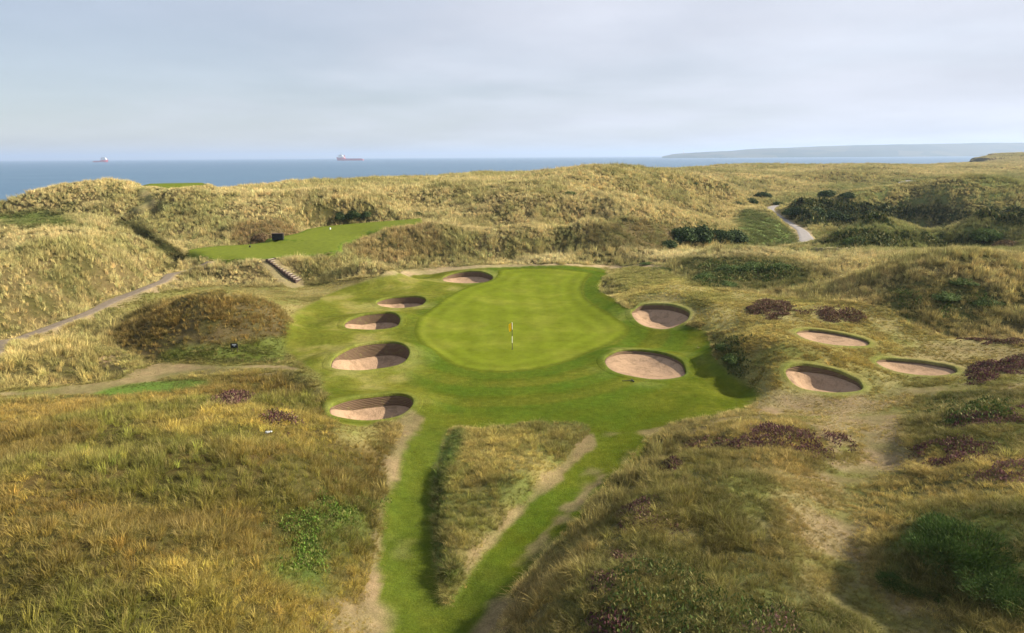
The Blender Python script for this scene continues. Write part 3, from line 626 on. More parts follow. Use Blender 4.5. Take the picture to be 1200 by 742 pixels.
class MB:
    def __init__(s): s.v = []; s.f = []
    def add(s, v, f):
        k = len(s.v); s.v += [tuple(p) for p in v]; s.f += [tuple(i+k for i in q) for q in f]
    def box(s, c, d, rz=0, taper=1.0):
        x, y, z = [t/2 for t in d]; ca, sa = math.cos(rz), math.sin(rz); P = []
        for sz in (-1, 1):
            tt = taper if sz > 0 else 1
            for sx, sy in ((-1, -1), (1, -1), (1, 1), (-1, 1)):
                a, b_ = sx*x*tt, sy*y*tt; P.append((c[0]+a*ca-b_*sa, c[1]+a*sa+b_*ca, c[2]+sz*z))
        s.add(P, [(3, 2, 1, 0), (4, 5, 6, 7), (0, 1, 5, 4), (1, 2, 6, 5), (2, 3, 7, 6), (3, 0, 4, 7)])
    def cyl(s, a, b_, r0, r1=None, n=10):
        r1 = r0 if r1 is None else r1; a = Vector(a); b_ = Vector(b_); d = (b_-a).normalized(); q = d.to_track_quat('Z', 'Y'); P = []
        for p, r in ((a, r0), (b_, r1)):
            for k in range(n): P.append(tuple(p+q @ Vector((r*math.cos(2*math.pi*k/n), r*math.sin(2*math.pi*k/n), 0))))
        s.add(P, [(k, (k+1) % n, n+(k+1) % n, n+k) for k in range(n)]+[tuple(range(n-1, -1, -1)), tuple(range(n, 2*n))])
    def build(s, name, m, parent=None, smooth=False, bevel=0):
        me = bpy.data.meshes.new(name); me.from_pydata(s.v, [], s.f); me.update(); o = link(name, me, parent, [m], smooth)
        if bevel:
            bv = o.modifiers.new('bevel', 'BEVEL'); bv.width = bevel; bv.segments = 2
        return o

# ------------------------------------------------------------------ ground sheet
Zt = Z.copy(); ny, nx = Z.shape
V = np.stack([XX, YY, Zt], -1).reshape(-1, 3)
idx = np.arange(nx*ny).reshape(ny, nx)
Fq = np.stack([idx[:-1, :-1], idx[:-1, 1:], idx[1:, 1:], idx[1:, :-1]], -1).reshape(-1, 4)
# open the ground where the bunkers lie; a smooth turf lip covers the cut
gone = np.zeros(XX.shape, bool)
for bk in bunkers: gone |= bk['s'] < .02
Fq = Fq[~gone.reshape(-1)[Fq].any(1)]
me = mesh_np('ground', V, Fq); set_col(me, 'gcol', gcol.reshape(-1, 3))
ground = link('ground', me, None, [M_ground]); tag(ground, kind='structure', label='rolling dune ground with mown turf, thatch and worn soil')

# putting green sheet
gc = hit([640], [352])[0, :2]; go = catmull(GREEN, 2); rows = []; edges = []
for k in np.linspace(0, 1, 70):
    p = gc+(go-gc)*k; p = np.vstack([p, p[:1]]); z = samp(Z, p[:, 0], p[:, 1])+.022-(.03 if k == 1 else 0); rows.append(np.column_stack([p, z]))
V, Fq = lofted(rows); me = mesh_np('putting_green', V, Fq); set_f(me, 'edge', -sdf(V[:, 0], V[:, 1], GREEN))
o = link('putting_green', me, None, [M_green]); tag(o, kind='structure', label='mown putting green')
# tee sheets
rows = [np.column_stack([(tf*(1-t)+tb*t)[:, :2], samp(Z, *(tf*(1-t)+tb*t)[:, :2].T)+(.03 if 0 < t < 1 else -.02)]) for t in np.linspace(0, 1, 16)]
V, Fq = lofted(rows); o = link('tee_lawn', mesh_np('tee_lawn', V, Fq), None, [M_tee]); tag(o, kind='structure', label='mown tee lawn below the dunes')
def ribbon(name, P, hw, m, lift=.05, label=None):
    P = np.asarray(P); seg = np.linalg.norm(np.diff(P[:, :2], axis=0), axis=1); s = np.concatenate([[0], seg.cumsum()])
    t = np.arange(0, s[-1], .5); x = np.interp(t, s, P[:, 0]); y = np.interp(t, s, P[:, 1])
    tx = np.gradient(x); ty = np.gradient(y); l = np.hypot(tx, ty); nx_, ny_ = -ty/l, tx/l; rows = []
    wv = (np.interp(t/t[-1], np.linspace(0, 1, len(hw)), hw) if np.ndim(hw) else hw)*(1+.18*fbm(t, t*0, 5, 3, 3))
    for k in np.linspace(-1, 1, 9):
        X = x+nx_*wv*k; Y = y+ny_*wv*k; rows.append(np.column_stack([X, Y, samp(Z, X, Y)+(lift if abs(k) < .95 else -.05)]))
    V, Fq = lofted(rows); o = link(name, mesh_np(name, V, Fq), None, [m]); tag(o, kind='structure', label=label); return o
ribbon('footpath', path_world['left'], .7, M_path, .04, 'grey trodden footpath at the foot of the left dune')
ribbon('gravel_track', path_world['right'], (2.6, 2.2, 1.4, 1.1, .95, .75, .65, .75, .9, .8), M_track, .06, 'pale gravel track winding through the dunes')
ribbon('distant_track', p2, 1.6, M_track, .12, 'far bend of the pale gravel track')

u1_left = lambda bk: bk['c'][0] < 0
# bunkers
rb = np.random.default_rng(3)
for bk in bunkers:
    cx, cy = bk['c']; out = bk['out']; NA = len(out); cz = bk['z0']
    root = empty('sand_bunker', (cx, cy, cz)); tag(root, bk['lab'], 'bunker', 'sand bunkers round the putting green')
    rimz = samp(Z, out[:, 0], out[:, 1]); rim = np.column_stack([out, rimz]); cc = np.array([cx, cy])
    def ringat(k, z): p = cc+(out-cc)*k; return np.column_stack([p, z if np.ndim(z) else np.full(NA, z)])
    fz = cz-bk['dep']+.15
    an = np.arange(NA)/NA*2*math.pi; side = sst(-.75, .55, np.cos(an-R(58)))    # stacked wall stands at the back and right; the sand runs up at the left front
    top = rimz-.10-side*(.52 if u1_left(bk) else .34)*(rimz-fz)
    rows = []
    for k in (0.001, .1, .2, .3, .4, .5, .58, .66, .74, .82, .88, .93, .965):
        t = sst(.15, .97, np.array(k)); z = fz+(top-fz)*t**1.6
        p = ringat(k, z); p[:, 2] += .05*fbm(p[:, 0]*3, p[:, 1]*3, 2, 3, 5)*(1-t)
        rows.append(np.vstack([p, p[:1]]))
    rows = np.array(rows[::-1])-np.array([cx, cy, cz]); V, Fq = lofted(rows)
    link('sand_floor', mesh_np('sand_floor', V, Fq), root, [M_sand])
    nrm = out-cc; tn = np.roll(out, -1, 0)-np.roll(out, 1, 0); nrm = np.column_stack([tn[:, 1], -tn[:, 0]]); nrm = nrm/np.linalg.norm(nrm, axis=1)[:, None]; rows = []
    for k, dz in ((-.05, -.16), (-.045, -.04), (-.02, .01), (.02, .025), (.10, .032), (.2, .026), (.34, .018), (.46, .010), (.58, .0), (.66, -.05)):
        p = out+nrm*k; rows.append(np.column_stack([p, samp(Z, p[:, 0], p[:, 1])+dz]))
    rr = np.array([np.vstack([q, q[:1]]) for q in rows[::-1]]); V, Fq = lofted(rr); me = mesh_np('turf_lip', V-np.array([cx, cy, cz]), Fq)
    set_col(me, 'gcol', samp(gcol, V[:, 0], V[:, 1])); link('turf_lip', me, root, [M_ground])
    w0 = ringat(.962, top-.06); w1 = ringat(.972, top*.5+rimz*.5); w2 = ringat(.982, rimz-.16); w3 = ringat(.990, rimz-.08)
    rr = np.array([np.vstack([q, q[:1]]) for q in (w3, w2, w1, w0)])-np.array([cx, cy, cz]); V, Fq = lofted(rr)
    link('turf_wall', mesh_np('turf_wall', V, Fq), root, [M_wall])

# ------------------------------------------------------------------ sea, far headland, air
SEA = -8.0
S = 24000
xs = np.concatenate([-np.geomspace(S, 50, 24), [0], np.geomspace(50, S, 24)]); ys = np.concatenate([[-3000, -500, 0], np.geomspace(60, S, 34)])
sx, sy = np.meshgrid(xs, ys); V = np.stack([sx, sy, np.full(sx.shape, SEA)], -1).reshape(-1, 3); ii = np.arange(sx.size).reshape(sx.shape)
Fq = np.stack([ii[:-1, :-1], ii[:-1, 1:], ii[1:, 1:], ii[1:, :-1]], -1).reshape(-1, 4)
tag(link('sea', mesh_np('sea', V, Fq), None, [M_sea]), kind='structure', label='blue sea reaching the horizon')
# headland: a real ridge 7 km off, its top line as in the photo
HD = 7000.0
hu = np.array([776,790,815,850,885,920,960,1000,1040,1080,1120,1160,1200,1300,1450]); hv = np.array([183.,180.5,178.6,177.2,174.4,173.4,171.8,170.4,169.6,168.9,168.2,167.6,167.0,167,168])
us = np.linspace(776, 1450, 260); vs = np.interp(us, hu, hv)
dr = rays(us, vs); sc_ = HD/dr[:, 1]; topz = (CAM+dr*sc_[:, None]); hx = topz[:, 0]; hz = topz[:, 2]+4*fbm(us, us*0, 22, 4, 9)
rows = []
for t in (0, .03, .1, .22, .38, .55, .75, 1., 1.3, 1.6):
    prof = sst(-.15, .95, np.array(t)) if t <= 1 else 1-sst(.95, 1.6, np.array(t)); yy = HD-900+900*t+120*fbm(us, us*0+t*30, 60, 3, 2)
    zz = SEA-1+(hz-SEA+1)*(prof if 0 < t < 1.6 else 0); zz = zz+6*fbm(hx, yy, 500, 4, 4)*(1 if .1 < t < 1 else 0)
    rows.append(np.column_stack([hx*(yy/HD), yy, zz]))
V, Fq = lofted(rows)
M_head, nt, b = mat('headland_fields', rough=.95, spec=.05); pos = N(nt, 'ShaderNodeNewGeometry').outputs['Position']
c = N(nt, 'ShaderNodeMix', data_type='RGBA'); c.inputs[6].default_value = (.03, .045, .025, 1); c.inputs[7].default_value = (.09, .09, .05, 1)
vo = N(nt, 'ShaderNodeTexVoronoi'); vo.inputs['Scale'].default_value = .004; L(nt, pos, vo.inputs['Vector']); sc3 = N(nt, 'ShaderNodeSeparateColor'); L(nt, vo.outputs['Color'], sc3.inputs[0])
L(nt, rng_(nt, sc3.outputs[0], .2, .9, 0, 1), c.inputs['Factor']); L(nt, c.outputs[2], b.inputs['Base Color'])
tag(link('headland', mesh_np('headland', V, Fq), None, [M_head]), kind='structure', label='low distant headland across the bay')
# surf off the shore on the right
M_surf = noisy('surf_foam', (.8, .82, .84), .8, 1.1, .05, bs=0)
me_v = []; me_f = []
for k, (uu0, uu1, v_) in enumerate([(1085,1160,193.0),(1120,1175,191.4),(1140,1190,190.2)]):
    uq = np.linspace(uu0, uu1, 40); p = at_z(uq, v_+.25*np.sin(uq*.4+k), SEA+.5); q = at_z(uq, v_-.32+.25*np.sin(uq*.4+k)-.25*np.abs(fbm(uq, uq*0, 6, 3, k)), SEA+.5)
    V, Fq = lofted([p, (p+q)/2+np.array([0, 0, .9]), q]); Fq = Fq+sum(len(x) for x in me_v); me_v.append(V); me_f.append(Fq)
tag(link('surf', mesh_np('surf', np.vstack(me_v), np.vstack(me_f)), None, [M_surf]), kind='stuff', label='white surf breaking along the far shore', cat='surf')

hz_m = bpy.data.materials.new('haze'); hz_m.use_nodes = True; nt = hz_m.node_tree; nt.nodes.clear()
pv = N(nt, 'ShaderNodeVolumePrincipled'); pv.inputs['Density'].default_value = 1.15e-4; pv.inputs['Color'].default_value = (.54, .71, 1.0, 1); pv.inputs['Anisotropy'].default_value = .2
o_ = N(nt, 'ShaderNodeOutputMaterial'); L(nt, pv.outputs[0], o_.inputs['Volume'])
h = MB(); h.box((0, 10000, 62), (50000, 29000, 156)); hz_o = h.build('haze', hz_m); tag(hz_o, kind='stuff', label='thin sea haze over the whole coast', cat='haze')

# ------------------------------------------------------------------ grass
def tuft_mesh(name, nb, width, r0, lmin, lmax, lean, seed, seg=3, wind=(0, 0)):
    g = np.random.default_rng(seed); V = []; Fc = []; B = []
    for i in range(nb):
        a = g.uniform(0, 2*math.pi); r = r0*math.sqrt(g.uniform()); base = np.array([r*math.cos(a), r*math.sin(a), -.08])
        a2 = a+g.normal(0, .9); ln = g.uniform(lmin, lmax); le = abs(g.normal(lean, lean*.5)); out = np.array([math.cos(a2), math.sin(a2), 0])
        fa = g.uniform(0, math.pi); wv = np.array([math.cos(fa), math.sin(fa), 0])*width*g.uniform(.7, 1.3)/2
        s0 = g.uniform(); tipd = g.uniform(); k0 = len(V)
        for k in range(seg+1):
            t = k/seg; p = base+np.array([0, 0, ln])*t*(1-.25*le*t)+(out*le+np.array([*wind, 0]))*ln*t*t*.9
            if k == seg: V.append(p); B.append((s0, t, tipd))
            else:
                ww = wv*(1-.45*t); V.append(p-ww); V.append(p+ww); B += [(s0, t, tipd)]*2
        for k in range(seg-1): Fc.append((k0+2*k, k0+2*k+1, k0+2*k+3)); Fc.append((k0+2*k, k0+2*k+3, k0+2*k+2))
        k = seg-1; Fc.append((k0+2*k, k0+2*k+1, k0+2*k+2))
    me = mesh_np(name, np.array(V), np.array(Fc)); set_col(me, 'bl', np.array(B)); me.materials.append(M_grass)
    return me
tufts = bpy.data.collections.new('tuft_kinds')
kinds = []
for lod, (nb, wd, seg) in enumerate([(40, .020, 3), (32, .036, 2), (28, .066, 2)]):
    for k in range(5):
        lean = (.25, .5, .8, .35, 1.0)[k]
        me = tuft_mesh(f'tuft_{lod}{k}', nb, wd, .26, .45, 1.05, lean, 100+lod*10+k, seg, (-.12, -.03))
        o = bpy.data.objects.new(f'tuft_{lod}{k}', me); tufts.objects.link(o)
def scatter(name, mask, dens0, dens_pow, ref, label, cat, seed, dmin=0, dmax=1e9, hs=1.0, under=False):
    g = np.random.default_rng(seed)
    x0, x1, y0, y1 = XX[:-1, :-1], XX[:-1, 1:], YY[:-1, :-1], YY[1:, :-1]; area = (x1-x0)*(y1-y0)
    xm = (x0+x1)/2; ym = (y0+y1)/2; d = np.hypot(np.hypot(xm, ym), 12); vm = vh[:-1, :-1]; mk = mask[:-1, :-1]
    view = (np.abs(xm) < .80*ym+14) & (ym > 6) & (samp(Z, xm, ym) > -6) & (d >= dmin) & (d < dmax)
    hh = np.clip(vm, .06, 1); dn = dens0*(ref/np.maximum(d, ref))**dens_pow*np.clip(.45/hh, .8, 3.0)*sst(.03, .10, vm)*view*mk*(.55+.9*sst(-.25, .35, fbm(xm, ym, 1.3, 3, 61)))
    n = g.poisson(np.minimum(dn*area, 400)); j, i = np.nonzero(n); cnt = n[j, i]; J = np.repeat(j, cnt); I = np.repeat(i, cnt)
    X = GX[I]+g.random(len(I))*(GX[I+1]-GX[I]); Y = GY[J]+g.random(len(J))*(GY[J+1]-GY[J]); Zp = samp(Z, X, Y); H = np.clip(samp(vh, X, Y), .05, 1.1)
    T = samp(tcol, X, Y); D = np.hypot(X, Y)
    nf = sst(120, 50, D); br = np.exp(g.normal(0, 1, len(X))*(.10+.17*nf))*(1+.22*fbm(X, Y, 1.6, 2, 77)+.16*fbm(X, Y, 9, 3, 79)); q = g.random(len(X))
    T = T*br[:, None]; T[:, 0] *= 1+g.normal(0, .07, len(X)); 
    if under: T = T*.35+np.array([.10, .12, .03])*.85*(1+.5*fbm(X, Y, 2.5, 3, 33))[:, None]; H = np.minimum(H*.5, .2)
    st = (q < .05+.08*nf)[:, None]*(H > .2)[:, None]; T = np.where(st, T*.35+np.array([.50, .42, .20])*.62, T)
    dk = ((q > .93-.07*nf) & (H > .2))[:, None]; T = np.where(dk, T*.45+np.array([.09, .08, .03])*.5, T)
    S_ = H*np.exp(g.normal(0, .22, len(X)))*(1+.35*np.clip((D-60)/200, 0, 1.2))*hs*(1+.5*fbm(X, Y, 1.3, 3, 61))
    lod = np.where(D+g.normal(0, 6, len(X)) < 52, 0, np.where(D+g.normal(0, 12, len(X)) < 125, 1, 2))
    var = lod*5+g.integers(0, 5, len(X))
    me = bpy.data.meshes.new(name); me.vertices.add(len(X)); me.vertices.foreach_set('co', np.column_stack([X, Y, Zp]).astype(np.float32).ravel())
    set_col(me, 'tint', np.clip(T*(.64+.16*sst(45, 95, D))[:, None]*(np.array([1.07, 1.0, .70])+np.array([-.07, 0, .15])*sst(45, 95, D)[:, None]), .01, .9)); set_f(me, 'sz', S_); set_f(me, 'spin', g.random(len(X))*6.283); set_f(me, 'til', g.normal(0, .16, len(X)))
    a = me.attributes.new('var', 'INT', 'POINT'); a.data.foreach_set('value', var.astype(np.int32)); wdn = 2.6 if under else np.clip(1.0/np.maximum(H, .2)*.45, .8, 2.2); set_f(me, 'wide', S_*wdn)
    o = link(name, me, None, [M_grass], False)
    ng = bpy.data.node_groups.new(name+'_nodes', 'GeometryNodeTree'); ng.interface.new_socket('Geometry', in_out='INPUT', socket_type='NodeSocketGeometry'); ng.interface.new_socket('Geometry', in_out='OUTPUT', socket_type='NodeSocketGeometry')
    gi = ng.nodes.new('NodeGroupInput'); go_ = ng.nodes.new('NodeGroupOutput')
    ip = ng.nodes.new('GeometryNodeInstanceOnPoints'); ci = ng.nodes.new('GeometryNodeCollectionInfo'); ci.inputs['Collection'].default_value = tufts; ci.inputs['Separate Children'].default_value = True; ci.inputs['Reset Children'].default_value = True
    def na(nm, ty='FLOAT'):
        q_ = ng.nodes.new('GeometryNodeInputNamedAttribute'); q_.data_type = ty; q_.inputs['Name'].default_value = nm; return q_.outputs['Attribute']
    m2p = ng.nodes.new('GeometryNodeMeshToPoints'); ng.links.new(gi.outputs[0], m2p.inputs[0])
    ng.links.new(m2p.outputs[0], ip.inputs['Points']); ng.links.new(ci.outputs[0], ip.inputs['Instance']); ip.inputs['Pick Instance'].default_value = True
    ng.links.new(na('var', 'INT'), ip.inputs['Instance Index'])
    cx_ = ng.nodes.new('ShaderNodeCombineXYZ'); ng.links.new(na('til'), cx_.inputs[0]); ng.links.new(na('spin'), cx_.inputs[2])
    try:
        e2 = ng.nodes.new('FunctionNodeEulerToRotation'); ng.links.new(cx_.outputs[0], e2.inputs[0]); ng.links.new(e2.outputs[0], ip.inputs['Rotation'])
    except Exception: ng.links.new(cx_.outputs[0], ip.inputs['Rotation'])
    cs = ng.nodes.new('ShaderNodeCombineXYZ'); wd = na('wide'); ng.links.new(wd, cs.inputs[0]); ng.links.new(wd, cs.inputs[1]); ng.links.new(na('sz'), cs.inputs[2]); ng.links.new(cs.outputs[0], ip.inputs['Scale'])
    ng.links.new(ip.outputs[0], go_.inputs[0])
    md = o.modifiers.new('tufts', 'NODES'); md.node_group = ng
    tag(o, label, cat, kind='stuff'); print(name, len(X), 'tufts'); return o
nearm = (DIST < 62).astype(float)
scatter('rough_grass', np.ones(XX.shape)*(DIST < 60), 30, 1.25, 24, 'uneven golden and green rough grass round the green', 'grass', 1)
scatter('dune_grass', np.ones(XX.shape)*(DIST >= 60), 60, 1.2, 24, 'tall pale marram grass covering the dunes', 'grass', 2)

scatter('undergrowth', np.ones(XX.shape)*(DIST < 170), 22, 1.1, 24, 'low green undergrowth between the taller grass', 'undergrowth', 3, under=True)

# ------------------------------------------------------------------ shrubs
def leaf_mesh(name, n, seed, lobes=7, leaf=.07, flat=.75, spiky=False, up=.0):
    """a lumpy shrub of radius about 1: small leaf faces spread through several lobes"""
    g = np.random.default_rng(seed); C = [(0, 0, .28, .62)]
    for k in range(lobes): a = 2*math.pi*k/lobes+g.uniform(-.4, .4); r = g.uniform(.35, .68); C.append((r*math.cos(a), r*math.sin(a), g.uniform(.05, .35), g.uniform(.26, .44)))
    C = np.array(C); pk = g.choice(len(C), n, p=(C[:, 3]**2)/(C[:, 3]**2).sum()); d = g.normal(size=(n, 3)); d /= np.linalg.norm(d, axis=1)[:, None]; d[:, 2] = np.abs(d[:, 2])*1.0-.15*g.random(n)
    rad = C[pk, 3]*(1-.35*g.random(n)**2)*(1+.12*g.normal(size=n)); c_ = C[pk, :3]+d*rad[:, None]; c_[:, 2] = np.maximum(c_[:, 2]*flat, -.05)
    nr = d+g.normal(0, .6, (n, 3)); nr /= np.linalg.norm(nr, axis=1)[:, None]; t = np.cross(nr, g.normal(size=(n, 3))); t /= np.linalg.norm(t, axis=1)[:, None]; b_ = np.cross(nr, t)
    if spiky: t = d*.8+np.array([0, 0, .9])+g.normal(0, .25, (n, 3)); t /= np.linalg.norm(t, axis=1)[:, None]; b_ = np.cross(t, g.normal(size=(n, 3))); b_ /= np.linalg.norm(b_, axis=1)[:, None]
    s = leaf*g.uniform(.6, 1.4, n)[:, None]; a1, a2 = (1.9, .24) if spiky else (1, .6)
    V = np.stack([c_-t*s*a1, c_-b_*s*a2+t*s*.1, c_+t*s*a1, c_+b_*s*a2+t*s*.1], 1).reshape(-1, 3); Fq = np.arange(4*n).reshape(n, 4)
    me = mesh_np(name, V, Fq); cl = vnoise(c_[:, 0]*4+seed, c_[:, 1]*4, seed); B = np.column_stack([np.clip(.5*cl+.5*g.random(n), 0, 1), g.random(n), g.random(n)]); set_col(me, 'bl', np.repeat(B, 4, 0)); return me
M_gorse = blade_mat('gorse_leaves', '', False, (.038, .062, .022), .15, (.12, .14, .05), .3)
M_bush = blade_mat('scrub_leaves', '', False, (.075, .115, .032), .25, (.22, .24, .10), .3)
M_rush = blade_mat('rush_blades', '', False, (.045, .085, .02), .15, (.17, .22, .06), .5, .3, 1.7)
M_brown = blade_mat('brown_scrub', '', False, (.11, .075, .04), .2, (.3, .22, .12), .3)
M_stem = noisy('shrub_stem', (.10, .07, .045), scale=8)
gorse = [leaf_mesh('shrub_foliage', 2600, 200+k, 6+k, .06) for k in range(3)]
for me in gorse: me.materials.append(M_gorse)
bush = [leaf_mesh('shrub_foliage', 3200, 220+k, 7, .05) for k in range(3)]
for me in bush: me.materials.append(M_bush)
rush = [leaf_mesh('rush_foliage', 16000, 240+k, 11, .022, .58, True) for k in range(2)]
for me in rush: me.materials.append(M_rush)
brown = [leaf_mesh('shrub_foliage', 3000, 260, 8, .05, .7)]; brown[0].materials.append(M_brown)
def shrub(kind, name, u, v, wpx, asp, label, k=0, cat='bush', group=None, lift=0):
    """base middle at the measured place, width in photo pixels turned into metres"""
    p = hit([u], [v])[0]; D = np.linalg.norm(p-CAM); r = wpx/F_PX*D/2
    o = bpy.data.objects.new(name, kind[k % len(kind)]); COL.objects.link(o)
    o.location = (p[0], p[1]+r*.25, p[2]-.05*r+lift); o.scale = (r, r*.85, r*asp); o.rotation_euler = (0, 0, k*1.7+u*.13)
    tag(o, label, cat, group); return o
GB = 'dark gorse bushes on the dunes'; SB = 'green scrub clumps in the rough'
G = [ # u, v(base), width px, aspect
 (803,283,36,.9,'dark gorse bush at the left end of the thicket behind the pale reed ridge'),
 (822,284,34,1.1,'tall dark gorse bush second from the left in the thicket behind the green'),
 (843,283,30,.9,'dark gorse bush in the middle of the thicket behind the green'),
 (862,284,34,.8,'low dark gorse bush at the right end of the thicket behind the green'),
 (784,290,24,.7,'small dark gorse bush at the foot of the brown-faced dune'),
 (895,233,20,1.1,'round dark gorse bush just above the head of the gravel track'),
 (880,238,20,.8,'dark gorse bush left of the round one above the gravel track'),
 (863,240,16,.7,'small dark gorse bush, leftmost of those above the gravel track'),
 (912,240,14,.7,'small dark gorse bush right of the round one above the gravel track'),
 (972,231,26,.8,'dark gorse bush on top of the shaded bank, left of its pair'),
 (995,232,22,.8,'dark gorse bush on top of the shaded bank, right of its pair'),
 (935,252,30,.8,'dark gorse bush beside the upper bend of the gravel track'),
 (955,255,34,.9,'dark gorse bush against the shaded bank right of the gravel track'),
 (980,258,36,.8,'wide dark gorse bush in the middle of the shaded bank'),
 (815,216,8,.8,'tiny dark gorse bush, leftmost of three on the far dune slope'),
 (850,218,10,.9,'tiny dark gorse bush in the middle of three on the far dune slope'),
 (866,219,8,.8,'tiny dark gorse bush, right one of three on the far dune slope'),
 (914,213,4,1.2,'tiny lone dark bush on the far dune slope right of the three'),
 (718,199,8,1.0,'small round dark bush alone on the skyline above the flag'),
 (398,258,22,1.3,'dark shrub at the left end of the hedge behind the tee lawn'),
 (414,257,22,1.4,'dark shrub in the middle of the hedge behind the tee lawn'),
 (430,255,18,1.2,'dark shrub at the right end of the hedge behind the tee lawn'),
 (472,254,9,1.0,'small dark shrub left of the pair at the far tip of the tee lawn'),
 (489,253,16,1.0,'dark shrub right of the pair at the far tip of the tee lawn'),
 (395,230,10,.8,'small dark shrub alone on the dune slope above the tee lawn'),
]
for i, (u, v, wp, asp, lab) in enumerate(G): shrub(gorse, 'gorse_bush', u, v, wp*(1.4 if i < 5 else 1.15 if i < 14 else 1), asp*(1.15 if i < 5 else 1), lab, i, group=GB)
Bs = [
 (828,330,40,.8,'bushy green scrub clump, leftmost in the hollow right of the green'),
 (855,322,44,.8,'bushy green scrub clump in the middle of the hollow right of the green'),
 (852,336,34,.6,'low green scrub clump at the front of the hollow right of the green'),
 (885,318,46,.7,'wide green scrub clump behind the brownish heather patch'),
 (916,318,40,.7,'green scrub clump at the right end of the hollow'),
 (778,318,30,.5,'low dark scrub mat beside the right rear corner of the green'),
 (1006,288,34,.9,'rounded grey-green bush on the mound right of the gravel track'),
 (1158,282,40,.9,'green bush on the far mound at the right, left of the brown dome'),
 (1110,352,44,.6,'green scrub clump on the shaded slope of the right dune'),
 (1160,358,34,.6,'green scrub clump at the right end of the shaded dune slope'),
 (1130,333,40,.5,'low green scrub clump near the top of the right dune'),
 (858,425,30,1.0,'dark green bush on the steep bank between green and grassy knoll'),
 (849,410,26,.8,'dark green bush at the upper end of the steep bank beside the green'),
 (668,228,26,.5,'dark patch of scrub on the open dune slope beyond the green'),
 (760,310,22,.4,'low scrub mat on the worn strip behind the green'),
]
for i, (u, v, wp, asp, lab) in enumerate(Bs): shrub(bush, 'scrub_bush', u, v, wp, asp, lab, i, group=SB)
shrub(brown, 'brown_bush', 1183, 291, 34, .8, 'brown dome-shaped bush at the right edge beside the far mound', 0)
shrub(brown, 'brown_bush', 305, 283, 34, .9, 'brown withered bush on the bank beside the black tee box', 0)
shrub(rush, 'rush_clump', 1150, 655, 128, .68, 'large bright green rush clump at the lower right', 0, 'rushes')
shrub(rush, 'rush_clump', 1200, 700, 110, .5, 'green rush clump in front of the large one at the right edge', 1, 'rushes')
shrub(rush, 'rush_clump', 1075, 690, 80, .4, 'low dark rush clump beside the worn hollow at lower right', 1, 'rushes')

# heather: low springy mats following the ground
heath = []
M_hea = {k: blade_mat('heather_'+k, '', False, c_, .15, t_, .55, alt=(.15, .14, .05)) for k, c_, t_ in (('purple', (.10,.046,.048), (.22,.11,.115)), ('brown', (.115,.065,.045), (.22,.11,.10)), ('pink', (.17,.085,.08), (.33,.19,.20)), ('scrub', (.055,.085,.022), (.16,.17,.06)), ('thick', (.048,.068,.022), (.14,.14,.05)), ('nettle', (.075,.135,.02), (.17,.24,.045)))}
def heather(pts, label, tone='purple', h=.28, seed=0, dens=150, patch=-.1, name='heather_patch', cat='heather', group='heather patches in the rough', leaf=.8, edge=.55):
    P = poly_px(pts, 4); g = np.random.default_rng(300+seed); lo = P.min(0)-.5; hi = P.max(0)+.5
    n = int(min((hi-lo).prod()*dens, 120000)); x = g.uniform(lo[0], hi[0], n); y = g.uniform(lo[1], hi[1], n)
    d = sdf(x, y, P, 10.0)+edge*(1.6*fbm(x, y, 1.6, 4, 7+seed)+.8*g.normal(0, .35, n)); keep = (d < 0) & (fbm(x, y, .8, 3, 50+seed)+.35*np.minimum(-d, .6) > patch+.02)
    x = x[keep]; y = y[keep]; d = d[keep]; n = len(x)
    hh = h*sst(0, .7+h, -d)*(.35+.9*vnoise(x*1.3/max(h*2, .6), y*1.3/max(h*2, .6), 4)); z = samp(Z, x, y)+hh*(g.random(n)**.45)+.02
    D = float(np.hypot(*P.mean(0))); s = leaf*(.024+D*.0006)*g.uniform(.6, 1.5, n)[:, None]
    t = np.column_stack([g.normal(0, .6, n), g.normal(0, .6, n), np.ones(n)]); t /= np.linalg.norm(t, axis=1)[:, None]; b_ = np.cross(t, g.normal(size=(n, 3))); b_ /= np.linalg.norm(b_, axis=1)[:, None]
    c_ = np.column_stack([x, y, z]); cen = np.array([*P.mean(0), float(samp(Z, *P.mean(0)))]); c_ = c_-cen
    V = np.stack([c_-t*s*1.6, c_-b_*s*.7, c_+t*s*1.6, c_+b_*s*.7], 1).reshape(-1, 3); me = mesh_np(name+'_sprigs', V, np.arange(4*n).reshape(n, 4))
    cl = vnoise(x*2.2, y*2.2, seed); set_col(me, 'bl', np.repeat(np.column_stack([np.clip(.55*cl+.45*g.random(n), 0, 1), vnoise(x*1.1+9, y*1.1, seed+3), g.random(n)]), 4, 0))
    o = link(name, me, None, [M_hea[tone]], False); o.location = cen; tag(o, label, cat, group); return o
for i, (pts, lab, tone, h_) in enumerate(H): heather(pts, lab, tone, h_, i, 330, *((-.9,) if i in (2, 6, 16) else (-.1,)), leaf=(1.25 if i == 6 else .8), edge=(.1 if i in (2, 6, 16) else .85 if i in (7, 8, 9, 10, 12) else .6))

